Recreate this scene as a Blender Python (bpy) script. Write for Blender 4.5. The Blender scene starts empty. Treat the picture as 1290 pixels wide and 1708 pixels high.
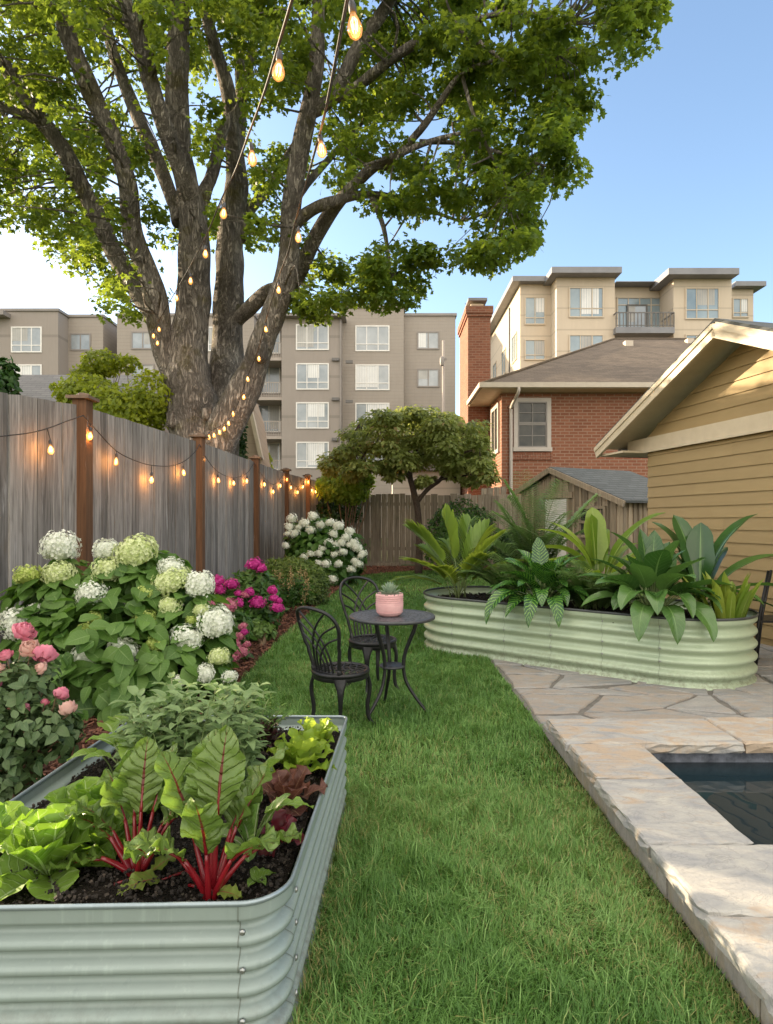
import bpy, math, random
import numpy as np
from mathutils import Vector, Matrix
PI = math.pi
R = math.radians
rng = np.random.default_rng(7)
random.seed(7)
SC = bpy.context.scene
COL = SC.collection

# ------------------------------------------------------------------ camera, world, sun, exposure
F, HOR, CAMZ = 1000.0, 870.0, 1.4            # focal length in photo pixels, horizon row, eye height
cd = bpy.data.cameras.new('camera')
cd.sensor_fit = 'HORIZONTAL'; cd.sensor_width = 36.0
cd.lens = 36.0 * F / 1290.0
cd.shift_y = (HOR - 854.0) / 1290.0
cd.clip_start = 0.05; cd.clip_end = 2000
cam = bpy.data.objects.new('camera', cd); COL.objects.link(cam)
cam.location = (0, 0, CAMZ); cam.rotation_euler = (R(90), 0, 0)
SC.camera = cam

FILL_CLOUD = 8.4
SUN_EL, SUN_AZ = R(15.0), R(-64.0)            # azimuth from +Y, clockwise towards +X
S = Vector((math.sin(SUN_AZ) * math.cos(SUN_EL), math.cos(SUN_AZ) * math.cos(SUN_EL), math.sin(SUN_EL)))
wd = bpy.data.worlds.new("World"); SC.world = wd; wd.use_nodes = True
nt = wd.node_tree
sky = nt.nodes.new('ShaderNodeTexSky'); sky.sky_type = 'NISHITA'; sky.sun_disc = False
sky.sun_elevation = SUN_EL; sky.sun_rotation = SUN_AZ
sky.altitude = 50; sky.air_density = 1.0; sky.dust_density = 1.3; sky.ozone_density = 1.5
bg = nt.nodes['Background']; bg.inputs[1].default_value = 0.15
def wn(t, **kw):
    x = nt.nodes.new('ShaderNode' + t)
    for k, v in kw.items(): setattr(x, k, v)
    return x
# unseen fill-light cloud added overhead and behind the viewer, clear sky ahead
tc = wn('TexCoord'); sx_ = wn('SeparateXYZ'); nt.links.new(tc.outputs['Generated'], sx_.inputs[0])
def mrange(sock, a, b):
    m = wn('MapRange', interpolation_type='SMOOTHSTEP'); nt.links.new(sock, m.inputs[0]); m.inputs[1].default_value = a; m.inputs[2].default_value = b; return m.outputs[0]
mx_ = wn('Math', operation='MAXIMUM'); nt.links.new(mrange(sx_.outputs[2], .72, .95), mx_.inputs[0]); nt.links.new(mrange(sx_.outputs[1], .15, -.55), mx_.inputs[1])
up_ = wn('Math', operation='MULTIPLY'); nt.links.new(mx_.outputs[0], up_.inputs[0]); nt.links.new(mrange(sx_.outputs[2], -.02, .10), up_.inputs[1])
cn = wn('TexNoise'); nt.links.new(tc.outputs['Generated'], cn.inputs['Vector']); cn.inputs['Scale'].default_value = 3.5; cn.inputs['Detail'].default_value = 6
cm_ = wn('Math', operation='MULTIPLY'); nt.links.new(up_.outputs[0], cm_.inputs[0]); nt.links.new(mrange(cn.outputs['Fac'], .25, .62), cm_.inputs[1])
cmix = wn('Mix', data_type='RGBA'); nt.links.new(cm_.outputs[0], cmix.inputs[0]); nt.links.new(sky.outputs[0], cmix.inputs[6]); cmix.inputs[7].default_value = (FILL_CLOUD * 1.0, FILL_CLOUD * .90, FILL_CLOUD * .76, 1)
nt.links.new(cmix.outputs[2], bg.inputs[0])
sl = bpy.data.lights.new('sun', 'SUN'); sl.energy = 4.5; sl.angle = R(0.5); sl.color = (1.0, 0.80, 0.55)
so = bpy.data.objects.new('sun', sl); COL.objects.link(so)
so.rotation_euler = (-S).to_track_quat('-Z', 'Y').to_euler()
SC.view_settings.view_transform = 'Standard'; SC.view_settings.look = 'None'
SC.view_settings.gamma = 1.0; SC.view_settings.exposure = 1.5
SC.view_settings.use_curve_mapping = False
SC.cycles.max_bounces = 7; SC.cycles.diffuse_bounces = 4; SC.cycles.transmission_bounces = 6
SC.cycles.transparent_max_bounces = 8
SC.cycles.use_denoising = True
SC.cycles.sample_clamp_indirect = 4.0

# ------------------------------------------------------------------ pixel helpers (photo pixel + distance -> world)
def WX(px, D): return (px - 645.0) / F * D
def WZ(py, D): return CAMZ - (py - HOR) / F * D
def P(px, py, D): return np.array((WX(px, D), D, WZ(py, D)))
def G(px, py):
    D = CAMZ * F / (py - HOR)
    return np.array((WX(px, D), D, 0.0))

# ------------------------------------------------------------------ object helpers
def thing(name, label, cat, loc=(0, 0, 0), group=None):
    o = bpy.data.objects.new(name, None); COL.objects.link(o)
    o.empty_display_size = 0.1
    o.location = [float(v) for v in loc]
    o['label'] = label; o['category'] = cat
    if group: o['group'] = group
    return o
def tag(o, label, cat, group=None):
    o['label'] = label; o['category'] = cat
    if group: o['group'] = group
    return o
def wloc(o):
    v = np.zeros(3)
    while o is not None:
        v = v + np.array(o.location); o = o.parent
    return v

class MB:
    """collects shapes as numpy chunks and links them as ONE mesh object"""
    def __init__(s): s.ch = []; s.n = 0
    def add(s, V, Fc, tint=0.5, mi=0, uv=None, smooth=False):
        V = np.asarray(V, float).reshape(-1, 3); Fc = np.asarray(Fc, int)
        s.ch.append((V, Fc + s.n, np.broadcast_to(np.asarray(tint, float), (len(Fc),)), mi, uv, smooth)); s.n += len(V)
    def box(s, x0, x1, y0, y1, z0, z1, tint=0.5, mi=0):
        V = [(x, y, z) for z in (z0, z1) for y in (y0, y1) for x in (x0, x1)]
        s.add(V, [(0, 2, 3, 1), (4, 5, 7, 6), (0, 1, 5, 4), (2, 6, 7, 3), (0, 4, 6, 2), (1, 3, 7, 5)], tint, mi)
    def bar(s, a, b, w, h, up=(0, 0, 1), tint=0.5, mi=0):
        a = np.array(a, float); b = np.array(b, float); t = b - a; t /= np.linalg.norm(t)
        sd = np.cross(t, up); sd /= max(1e-9, np.linalg.norm(sd)); u = np.cross(sd, t)
        V = [p + i * sd * w / 2 + j * u * h / 2 for p in (a, b) for j in (-1, 1) for i in (-1, 1)]
        s.add(V, [(0, 1, 3, 2), (4, 6, 7, 5), (0, 4, 5, 1), (2, 3, 7, 6), (0, 2, 6, 4), (1, 5, 7, 3)], tint, mi)
    def poly(s, pts, tint=0.5, mi=0):
        s.add(pts, [tuple(range(len(pts)))], tint, mi)
    def prism(s, poly, d, tint=0.5, mi=0):
        """poly: 3-D outline, d: extrusion vector"""
        p = np.array(poly, float); n = len(p); V = np.vstack([p, p + np.array(d)])
        s.add(V, [tuple(range(n))], tint, mi); s.n -= len(V); v0 = s.ch.pop()
        s.ch.append((V, np.array([tuple(range(n))]) + s.n, v0[2], mi, None, False))
        s.ch.append((np.zeros((0, 3)), np.array([tuple(range(2 * n - 1, n - 1, -1))]) + s.n, v0[2], mi, None, False))
        q = np.array([(i, (i + 1) % n, n + (i + 1) % n, n + i) for i in range(n)])
        s.ch.append((np.zeros((0, 3)), q + s.n, np.full(n, tint), mi, None, False)); s.n += len(V)
    def grid(s, V, nu, nv, closed=False, tint=0.5, mi=0, uv=None, smooth=True):
        """V ordered [v][u]; nu points per ring"""
        i = np.arange(nu if closed else nu - 1); j = np.arange(nv - 1)
        I, J = np.meshgrid(i, j); I = I.ravel(); J = J.ravel(); I2 = (I + 1) % nu
        Fc = np.stack([J * nu + I, J * nu + I2, (J + 1) * nu + I2, (J + 1) * nu + I], 1)
        u = None
        if uv is not None: u = np.asarray(uv)[Fc]
        s.add(V, Fc, tint, mi, u, smooth)
    def tube(s, pts, rad, n=10, tint=0.5, mi=0, cap=True, wob=0, flat=1.0):
        p = np.array(pts, float); m = len(p)
        rad = np.broadcast_to(np.asarray(rad, float), (m,))
        t = np.gradient(p, axis=0); t /= np.linalg.norm(t, axis=1)[:, None] + 1e-12
        ref = np.array((0.0, 0, 1)) if abs(t[0, 2]) < 0.9 else np.array((1.0, 0, 0))
        sd = np.cross(t[0], ref); sd /= np.linalg.norm(sd)
        a = np.linspace(0, 2 * PI, n, endpoint=False); V = []
        ph = rng.uniform(0, 6, 6)
        for k in range(m):
            sd = sd - t[k] * np.dot(sd, t[k]); sd /= np.linalg.norm(sd); u = np.cross(t[k], sd)
            rr = rad[k] * (1 + wob * (np.sin(3 * a + ph[0] + k * .35) * .5 + np.sin(5 * a + ph[1] - k * .6) * .35 + np.sin(2 * a + ph[2] + k * 1.1) * .5)) if wob else rad[k]
            V.append(p[k] + np.outer(np.cos(a) * rr, sd) + np.outer(np.sin(a) * rr * flat, u))
        s.grid(np.vstack(V), n, m, True, tint, mi)
        if cap and rad[-1] > 1e-5:
            s.ch.append((np.zeros((0, 3)), np.array([np.arange(n)]) + s.n - n, np.array([tint]), mi, None, False))
        if cap and rad[0] > 1e-5:
            s.ch.append((np.zeros((0, 3)), np.array([np.arange(n)[::-1]]) + s.n - n * m, np.array([tint]), mi, None, False))
    def lathe(s, prof, c=(0, 0, 0), n=20, tint=0.5, mi=0, smooth=True):
        a = np.linspace(0, 2 * PI, n, endpoint=False); V = []
        for r, z in prof: V.append(np.stack([c[0] + r * np.cos(a), c[1] + r * np.sin(a), np.full(n, c[2] + z)], 1))
        s.grid(np.vstack(V), n, len(prof), True, tint, mi, None, smooth)
    def inst(s, T, M, pos, tint, mi=0, smooth=False):
        """T=(verts, faces, uv) template; M (N,3,3) column axes; pos (N,3)"""
        tv, tf, tuv = T; N = len(pos); k = len(tv)
        V = np.einsum('nij,kj->nki', M, tv) + np.asarray(pos)[:, None, :]
        Fc = (tf[None] + (np.arange(N) * k)[:, None, None]).reshape(-1, tf.shape[1])
        u = None
        if tuv is not None: u = np.broadcast_to(tuv[tf][None], (N,) + tuv[tf].shape).reshape(-1, tf.shape[1], 2)
        s.add(V.reshape(-1, 3), Fc, np.repeat(np.asarray(tint), len(tf)), mi, u, smooth)
    def mesh(s, name, mats, off=None):
        me = bpy.data.meshes.new(name)
        V = np.vstack([c[0] for c in s.ch]); 
        if off is not None: V = V - off
        tot = np.concatenate([np.full(len(c[1]), c[1].shape[1]) for c in s.ch])
        idx = np.concatenate([c[1].ravel() for c in s.ch])
        me.vertices.add(len(V)); me.vertices.foreach_set('co', V.ravel().astype(np.float32))
        me.loops.add(len(idx)); me.loops.foreach_set('vertex_index', idx.astype(np.int32))
        me.polygons.add(len(tot)); st = np.concatenate([[0], np.cumsum(tot)[:-1]])
        me.polygons.foreach_set('loop_start', st.astype(np.int32))
        for m in (mats if isinstance(mats, (list, tuple)) else [mats]): me.materials.append(m)
        me.polygons.foreach_set('material_index', np.concatenate([np.full(len(c[1]), c[3]) for c in s.ch]).astype(np.int32))
        me.polygons.foreach_set('use_smooth', np.concatenate([np.full(len(c[1]), c[5]) for c in s.ch]).astype(bool))
        if any(c[4] is not None for c in s.ch):
            uv = np.concatenate([(np.asarray(c[4]).reshape(-1, 2) if c[4] is not None else np.full((c[1].size, 2), .5)) for c in s.ch])
            l = me.uv_layers.new(name='UVMap'); l.data.foreach_set('uv', uv.ravel().astype(np.float32))
        me.update(calc_edges=True)
        at = me.attributes.new('tint', 'FLOAT', 'FACE')
        at.data.foreach_set('value', np.concatenate([c[2] for c in s.ch]).astype(np.float32))
        return me
    def build(s, name, mats, parent=None):
        off = wloc(parent) if parent is not None else None
        o = bpy.data.objects.new(name, s.mesh(name, mats, off)); COL.objects.link(o)
        if parent is not None: o.parent = parent
        return o
def structure(o): o['kind'] = 'structure'; return o
def stuff(o): o['kind'] = 'stuff'; return o
def link_copy(src, parent=None, loc=None, rz=None):
    c = src.copy(); COL.objects.link(c)
    c.parent = parent
    if loc is not None: c.location = [float(v) for v in loc]
    if rz is not None: c.rotation_euler = (0, 0, rz)
    for ch in list(src.children): link_copy(ch, c)
    return c

def smooth_path(pts, n=4):
    """Catmull-Rom through rows (any number of columns)"""
    p = np.array(pts, float)
    if len(p) < 3: 
        return np.array([p[0] + (p[-1] - p[0]) * t for t in np.linspace(0, 1, 2 * n)])
    q = np.vstack([2 * p[0] - p[1], p, 2 * p[-1] - p[-2]]); out = []
    for i in range(1, len(q) - 2):
        for t in np.linspace(0, 1, n, endpoint=False):
            a, b, c, d = q[i - 1], q[i], q[i + 1], q[i + 2]
            out.append(.5 * (2 * b + (c - a) * t + (2 * a - 5 * b + 4 * c - d) * t * t + (3 * b - a - 3 * c + d) * t ** 3))
    out.append(p[-1]); return np.array(out)
_perm = np.random.default_rng(3).random((64, 64))
def vnoise(x, y):
    x = np.asarray(x, float); y = np.asarray(y, float)
    xi = np.floor(x).astype(int); yi = np.floor(y).astype(int); fx = x - xi; fy = y - yi
    fx = fx * fx * (3 - 2 * fx); fy = fy * fy * (3 - 2 * fy)
    g = lambda a, b: _perm[a % 64, b % 64]
    return (g(xi, yi) * (1 - fx) + g(xi + 1, yi) * fx) * (1 - fy) + (g(xi, yi + 1) * (1 - fx) + g(xi + 1, yi + 1) * fx) * fy
def inpoly(x, y, poly):
    p = np.array(poly, float); ins = np.zeros(len(x), bool); j = len(p) - 1
    for i in range(len(p)):
        c = ((p[i, 1] > y) != (p[j, 1] > y)) & (x < (p[j, 0] - p[i, 0]) * (y - p[i, 1]) / (p[j, 1] - p[i, 1] + 1e-12) + p[i, 0])
        ins ^= c; j = i
    return ins

# ------------------------------------------------------------------ materials
class N:
    def __init__(s, name):
        s.m = bpy.data.materials.new(name); s.m.use_nodes = True; s.t = s.m.node_tree
        s.b = s.t.nodes['Principled BSDF']; s.out = s.t.nodes['Material Output']
    def n(s, typ, **kw):
        x = s.t.nodes.new('ShaderNode' + typ)
        for k, v in kw.items(): setattr(x, k, v)
        return x
    def l(s, a, b): s.t.links.new(a, b)
    def set(s, node, **kw):
        for k, v in kw.items():
            i = node.inputs[k.replace('_', ' ')]
            if hasattr(v, 'links') or isinstance(v, bpy.types.NodeSocket): s.l(v, i)
            else: i.default_value = v
        return node
    def coord(s, stretch=(1, 1, 1), kind='Object'):
        c = s.n('TexCoord'); mp = s.n('Mapping'); s.l(c.outputs[kind], mp.inputs[0]); mp.inputs['Scale'].default_value = stretch
        return mp.outputs[0]
    def world(s, stretch=(1, 1, 1)):
        g = s.n('NewGeometry'); mp = s.n('Mapping'); s.l(g.outputs['Position'], mp.inputs[0]); mp.inputs['Scale'].default_value = stretch
        return mp.outputs[0]
    def noise(s, vec, scale=5, detail=5, rough=.6, dist=0):
        x = s.n('TexNoise'); s.l(vec, x.inputs['Vector']); x.inputs['Scale'].default_value = scale
        x.inputs['Detail'].default_value = detail; x.inputs['Roughness'].default_value = rough; x.inputs['Distortion'].default_value = dist
        return x.outputs['Fac']
    def ramp(s, fac, stops):
        x = s.n('ValToRGB'); e = x.color_ramp.elements
        while len(e) < len(stops): e.new(.5)
        for i, (p, c) in enumerate(stops):
            e[i].position = p; e[i].color = (*c, 1) if len(c) == 3 else c
        s.l(fac, x.inputs[0]); return x.outputs[0]
    def mix(s, fac, a, b, typ='MIX'):
        x = s.n('Mix', data_type='RGBA', blend_type=typ)
        for sock, v in ((x.inputs[0], fac), (x.inputs[6], a), (x.inputs[7], b)):
            if isinstance(v, bpy.types.NodeSocket): s.l(v, sock)
            elif isinstance(v, (int, float)): sock.default_value = v
            else: sock.default_value = (*v, 1)
        return x.outputs[2]
    def math(s, op, a, b=0.0, c=0.0):
        x = s.n('Math', operation=op)
        for i, v in enumerate((a, b, c)):
            if isinstance(v, bpy.types.NodeSocket): s.l(v, x.inputs[i])
            else: x.inputs[i].default_value = v
        return x.outputs[0]
    def tint(s):
        a = s.n('Attribute'); a.attribute_name = 'tint'; return a.outputs['Fac']
    def bump(s, h, strength=.4, dist=.02):
        x = s.n('Bump'); x.inputs['Strength'].default_value = strength; x.inputs['Distance'].default_value = dist
        s.l(h, x.inputs['Height']); s.l(x.outputs[0], s.b.inputs['Normal']); return x.outputs[0]
    def done(s, color=None, rough=None, metal=None, spec=None):
        b = s.b
        for k, v in (('Base Color', color), ('Roughness', rough), ('Metallic', metal), ('Specular IOR Level', spec)):
            if v is None: continue
            if isinstance(v, bpy.types.NodeSocket): s.l(v, b.inputs[k])
            elif k == 'Base Color': b.inputs[k].default_value = (*v, 1)
            else: b.inputs[k].default_value = v
        return s.m

def plain(name, c1, c2, scale=6, rough=.6, bump=.15, bs=40, stretch=(1, 1, 1), metal=0, spec=.5, tintmix=0, bd=.01):
    k = N(name); v = k.coord(stretch)
    col = k.mix(k.ramp(k.noise(v, scale), [(.3, (0, 0, 0)), (.7, (1, 1, 1))]), c1, c2)
    if tintmix:
        t = k.tint(); g = k.math('MULTIPLY_ADD', t, tintmix, 1 - tintmix / 2)
        cc = k.n('CombineColor'); 
        for i in range(3): k.l(g, cc.inputs[i])
        col = k.mix(1.0, col, cc.outputs[0], 'MULTIPLY')
    r = k.math('MULTIPLY_ADD', k.noise(v, scale * 2.3), .2, rough - .1)
    if bump: k.bump(k.noise(v, bs, 6), bump, bd)
    return k.done(col, r, metal, spec)

def leafmat(name, c1, c2, trans=.35, rough=.45, tcol=None, midrib=None, mw=.06, veins=0, spec=.4, extra=None, vein_n=9, patch=None, vcol=None):
    """leaf colour runs c1..c2 with the leaf's own tint; UV: x across (0.5 = midrib), y along"""
    k = N(name); t = k.tint()
    stops = [(.05, c1), (.95 if not extra else .80, c2)]
    if extra: stops += [(.90, extra), (1.0, extra)]
    col = k.ramp(t, stops)
    v = k.world(); nz = k.noise(v, 9 if midrib is None else 30, 3)
    col = k.mix(k.math('MULTIPLY', nz, .35), col, tuple(x * .55 for x in c1))
    if midrib is not None or veins or patch:
        uv = k.n('UVMap'); sp = k.n('SeparateXYZ'); k.l(uv.outputs[0], sp.inputs[0])
        au = k.math('ABSOLUTE', k.math('SUBTRACT', sp.outputs[0], .5))
        ph = k.math('MULTIPLY', k.math('SUBTRACT', sp.outputs[1], k.math('MULTIPLY', au, .35)), vein_n); ph = k.math('ADD', ph, k.math('MULTIPLY', k.noise(v, 22, 2), .9))
        fr = k.math('ABSOLUTE', k.math('SUBTRACT', k.math('FRACT', ph), .5))     # .5 mid-cell .. 0 edges flipped
        if veins:
            line = k.math('SUBTRACT', 1.0, k.math('SMOOTH_MIN', 1.0, k.math('MULTIPLY', fr, 9.0), .2))
            k.bump(k.math('ADD', k.math('MULTIPLY', k.math('SUBTRACT', 1, line), .7), k.math('MULTIPLY', k.noise(v, 90, 3), .5)), veins, .006)
            if vcol or midrib is not None: col = k.mix(k.math('MULTIPLY', line, .35), col, vcol or midrib)
        if patch:
            w = k.math('GREATER_THAN', k.math('ADD', fr, k.math('MULTIPLY', k.noise(v, 45, 3), .5)), .62)
            col = k.mix(k.math('MULTIPLY', w, .8), col, patch)
        if midrib is not None:
            wdt = k.math('MULTIPLY', k.math('SUBTRACT', 1.15, sp.outputs[1]), mw)
            mm = k.math('LESS_THAN', au, wdt)
            col = k.mix(mm, col, midrib)
    k.done(col, rough, 0, spec)
    tr = k.n('BsdfTranslucent')
    hs = k.n('HueSaturation'); k.l(col, hs.inputs['Color']); hs.inputs['Saturation'].default_value = 1.1; hs.inputs['Value'].default_value = 1.5
    tc = hs.outputs[0]
    if tcol: tc = k.mix(.6, tc, tcol)
    k.l(tc, tr.inputs[0])
    mx = k.n('MixShader'); mx.inputs[0].default_value = trans
    k.l(k.b.outputs[0], mx.inputs[1]); k.l(tr.outputs[0], mx.inputs[2]); k.l(mx.outputs[0], k.out.inputs[0])
    return k.m

def brickmat(name, c1, c2, cm, bw=.24, rh=.085, mortar=.010, rough=.85, vec='wall', bump=.5, slope=1.0, big=.25):
    k = N(name); g = k.n('NewGeometry'); sp = k.n('SeparateXYZ'); k.l(g.outputs['Position'], sp.inputs[0])
    cx = k.n('CombineXYZ')
    if vec == 'wall': k.l(k.math('ADD', sp.outputs[0], sp.outputs[1]), cx.inputs[0]); k.l(sp.outputs[2], cx.inputs[1])
    else: k.l(k.math('ADD', sp.outputs[0], k.math('MULTIPLY', sp.outputs[1], .15)), cx.inputs[0]); k.l(k.math('MULTIPLY', sp.outputs[2], slope), cx.inputs[1])
    b = k.n('TexBrick'); k.l(cx.outputs[0], b.inputs['Vector'])
    b.inputs['Color1'].default_value = (*c1, 1); b.inputs['Color2'].default_value = (*c2, 1); b.inputs['Mortar'].default_value = (*cm, 1)
    b.inputs['Scale'].default_value = 1; b.inputs['Mortar Size'].default_value = mortar; b.inputs['Mortar Smooth'].default_value = .1
    b.inputs['Brick Width'].default_value = bw; b.inputs['Row Height'].default_value = rh; b.inputs['Bias'].default_value = 0
    nz = k.noise(g.outputs['Position'], 1.3, 6, .7)
    col = k.mix(k.math('MULTIPLY', nz, big * 2), b.outputs[0], tuple(x * .45 for x in c1))
    col = k.mix(k.math('MULTIPLY', k.noise(g.outputs['Position'], 25, 3), .4), col, tuple(min(1, x * 1.5) for x in c2))
    k.bump(k.math('ADD', k.math('MULTIPLY', b.outputs['Fac'], -1.0), k.math('MULTIPLY', k.noise(g.outputs['Position'], 60, 3), .3)), bump, .012)
    return k.done(col, rough, 0, .3)

# ================================================================== MATERIALS FOR THE PLACE
def stonemat(name, a, b, c, scale=1.6, rough=.75):
    k = N(name); v = k.world(); t = k.tint()
    off = k.n('VectorMath', operation='ADD'); k.l(v, off.inputs[0])
    cb = k.n('CombineXYZ'); k.l(k.math('MULTIPLY', t, 40.0), cb.inputs[0]); k.l(k.math('MULTIPLY', t, 23.0), cb.inputs[1]); k.l(cb.outputs[0], off.inputs[1])
    mp = k.n('Mapping'); k.l(off.outputs[0], mp.inputs[0]); mp.inputs['Rotation'].default_value = (0, 0, .6); mp.inputs['Scale'].default_value = (1, 2.2, 1)
    n1 = k.noise(mp.outputs[0], scale, 7, .62, 1.2); n2 = k.noise(mp.outputs[0], scale * 2.1, 5, .6, .8)
    col = k.mix(k.ramp(n1, [(.36, (0, 0, 0)), (.64, (1, 1, 1))]), a, b)
    col = k.mix(k.ramp(k.math('ADD', n2, k.math('MULTIPLY', k.math('SUBTRACT', t, .5), .25)), [(.50, (0, 0, 0)), (.66, (1, 1, 1))]), col, c)
    col = k.mix(k.math('MULTIPLY', k.noise(v, 60, 4), .4), col, tuple(x * .55 for x in a))
    n3 = k.math('ABSOLUTE', k.math('SUBTRACT', k.noise(mp.outputs[0], 3.5, 7, .6, 1.5), .5))
    col = k.mix(k.ramp(n3, [(0, (.32, .32, .32)), (.016, (0, 0, 0))]), col, tuple(x * .45 for x in a))
    k.bump(k.math('ADD', k.noise(mp.outputs[0], 9, 8, .65), k.math('MULTIPLY', k.noise(v, 120, 3), .25)), .35, .02)
    return k.done(col, rough, 0, .35)
M_coping = stonemat('coping_stone', (.29, .29, .285), (.47, .445, .385), (.43, .33, .23), 2.6)
M_flag = stonemat('flagstone', (.23, .235, .235), (.35, .335, .305), (.32, .27, .22), 2.6)
M_riser = stonemat('riser_stone', (.29, .27, .235), (.42, .385, .33), (.34, .29, .21), 3)
M_joint = plain('joint_sand', (.10, .095, .085), (.17, .155, .135), 12, .9, .5, 80)
M_tileband = plain('waterline_band', (.035, .042, .055), (.22, .24, .28), 16, .35, .4, 60)

def watermat():
    k = N('pool_water'); v = k.world()
    k.bump(k.noise(v, 3.0, 2), .05, .03)
    m = k.done((.014, .026, .033), .02, 0, .5); k.b.inputs['IOR'].default_value = 1.33
    return m
M_water = watermat()

def soilmat(name, a, b, c):
    k = N(name); v = k.world()
    col = k.mix(k.noise(v, 25, 5), a, b)
    vo = k.n('TexVoronoi'); k.l(v, vo.inputs['Vector']); vo.inputs['Scale'].default_value = 130
    col = k.mix(k.ramp(vo.outputs['Color'], [(.86, (0, 0, 0)), (.90, (1, 1, 1))]), col, c)
    k.bump(k.math('ADD', k.noise(v, 45, 8, .7), vo.outputs['Distance']), 1.0, .03)
    return k.done(col, .95, 0, .2)
M_soil = soilmat('potting_soil', (.010, .008, .006), (.035, .026, .018), (.22, .19, .15))
M_mulch = soilmat('bark_mulch', (.055, .020, .012), (.13, .052, .030), (.20, .09, .05))
M_chip = plain('mulch_chip', (.07, .026, .015), (.19, .080, .045), 3, .9, .2, 60, tintmix=1.0)
M_crumb = plain('soil_crumb', (.016, .012, .009), (.05, .038, .028), 3, .95, .2, 60, tintmix=1.2)
def groundmat():
    k = N('turf_soil'); v = k.world()
    col = k.mix(k.ramp(k.noise(v, 2.2, 6), [(.35, (0, 0, 0)), (.7, (1, 1, 1))]), (.030, .060, .010), (.075, .085, .025))
    col = k.mix(k.math('MULTIPLY', k.noise(v, 60, 4), .6), col, (.02, .03, .008))
    k.bump(k.noise(v, 70, 5), .8, .03); return k.done(col, .95, 0, .2)
M_ground = groundmat()

# ================================================================== GROUND, BEDS, PATIO, POOL
mb = MB(); mb.add([(-400, -60, 0), (400, -60, 0), (400, 600, 0), (-400, 600, 0)], [(0, 1, 2, 3)])
structure(mb.build('ground', M_ground))

BED = [(-4.6, .4), (-1.36, .4), (-1.33, 3.3), (-1.27, 5.0), (-1.27, 7.2), (-1.12, 10.0), (-.98, 12.4), (-.60, 15.6), (.9, 17.0), (3.4, 17.1), (3.6, 18.68), (-2.2, 18.68), (-2.95, 12), (-3.45, 5.6)]
def fine_poly(poly, step=.25):
    out = []
    for a, b in zip(poly, poly[1:] + poly[:1]):
        a = np.array(a); b = np.array(b); n = max(1, int(np.linalg.norm(b - a) / step))
        for i in range(n):
            p = a + (b - a) * i / n; out.append(p + rng.normal(0, .012, 2))
    return out
mb = MB(); bp = fine_poly(BED)
mb.poly([(x, y, .012) for x, y in bp]); structure(mb.build('mulch_bed', M_mulch))
# loose chips on the bed
xs = rng.uniform(-3.2, 2.5, 60000); ys = 3 + 15.5 * rng.random(60000) ** 1.5
ok = inpoly(xs, ys, BED) & (xs > -.45 * ys + .2 - 1.2); xs = xs[ok][:14000]; ys = ys[ok][:14000]
def rand_rot(n, flat=1.0):
    a = rng.uniform(0, 2 * PI, n); b = rng.normal(0, .5 * flat, n); c = rng.normal(0, .5 * flat, n)
    ca, sa, cb, sb, cc, sc = np.cos(a), np.sin(a), np.cos(b), np.sin(b), np.cos(c), np.sin(c)
    Rz = np.zeros((n, 3, 3)); Rz[:, 0, 0] = ca; Rz[:, 0, 1] = -sa; Rz[:, 1, 0] = sa; Rz[:, 1, 1] = ca; Rz[:, 2, 2] = 1
    Rx = np.zeros((n, 3, 3)); Rx[:, 0, 0] = 1; Rx[:, 1, 1] = cb; Rx[:, 1, 2] = -sb; Rx[:, 2, 1] = sb; Rx[:, 2, 2] = cb
    Ry = np.zeros((n, 3, 3)); Ry[:, 1, 1] = 1; Ry[:, 0, 0] = cc; Ry[:, 0, 2] = sc; Ry[:, 2, 0] = -sc; Ry[:, 2, 2] = cc
    return Rz @ Rx @ Ry
def box_template(x, y, z):
    V = np.array([(i * x, j * y, k * z) for k in (-.5, .5) for j in (-.5, .5) for i in (-.5, .5)])
    return V, np.array([(0, 2, 3, 1), (4, 5, 7, 6), (0, 1, 5, 4), (2, 6, 7, 3), (0, 4, 6, 2), (1, 3, 7, 5)]), None
mb = MB(); n = len(xs); s = rng.uniform(.5, 1.5, n) * (.6 + ys * .05)
mb.inst(box_template(.016, .045, .007), rand_rot(n) * s[:, None, None], np.stack([xs, ys, np.full(n, .022)], 1), rng.random(n))
stuff(tag(mb.build('mulch_chips', M_chip), 'loose reddish bark mulch chips covering the planting bed', 'mulch'))

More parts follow.
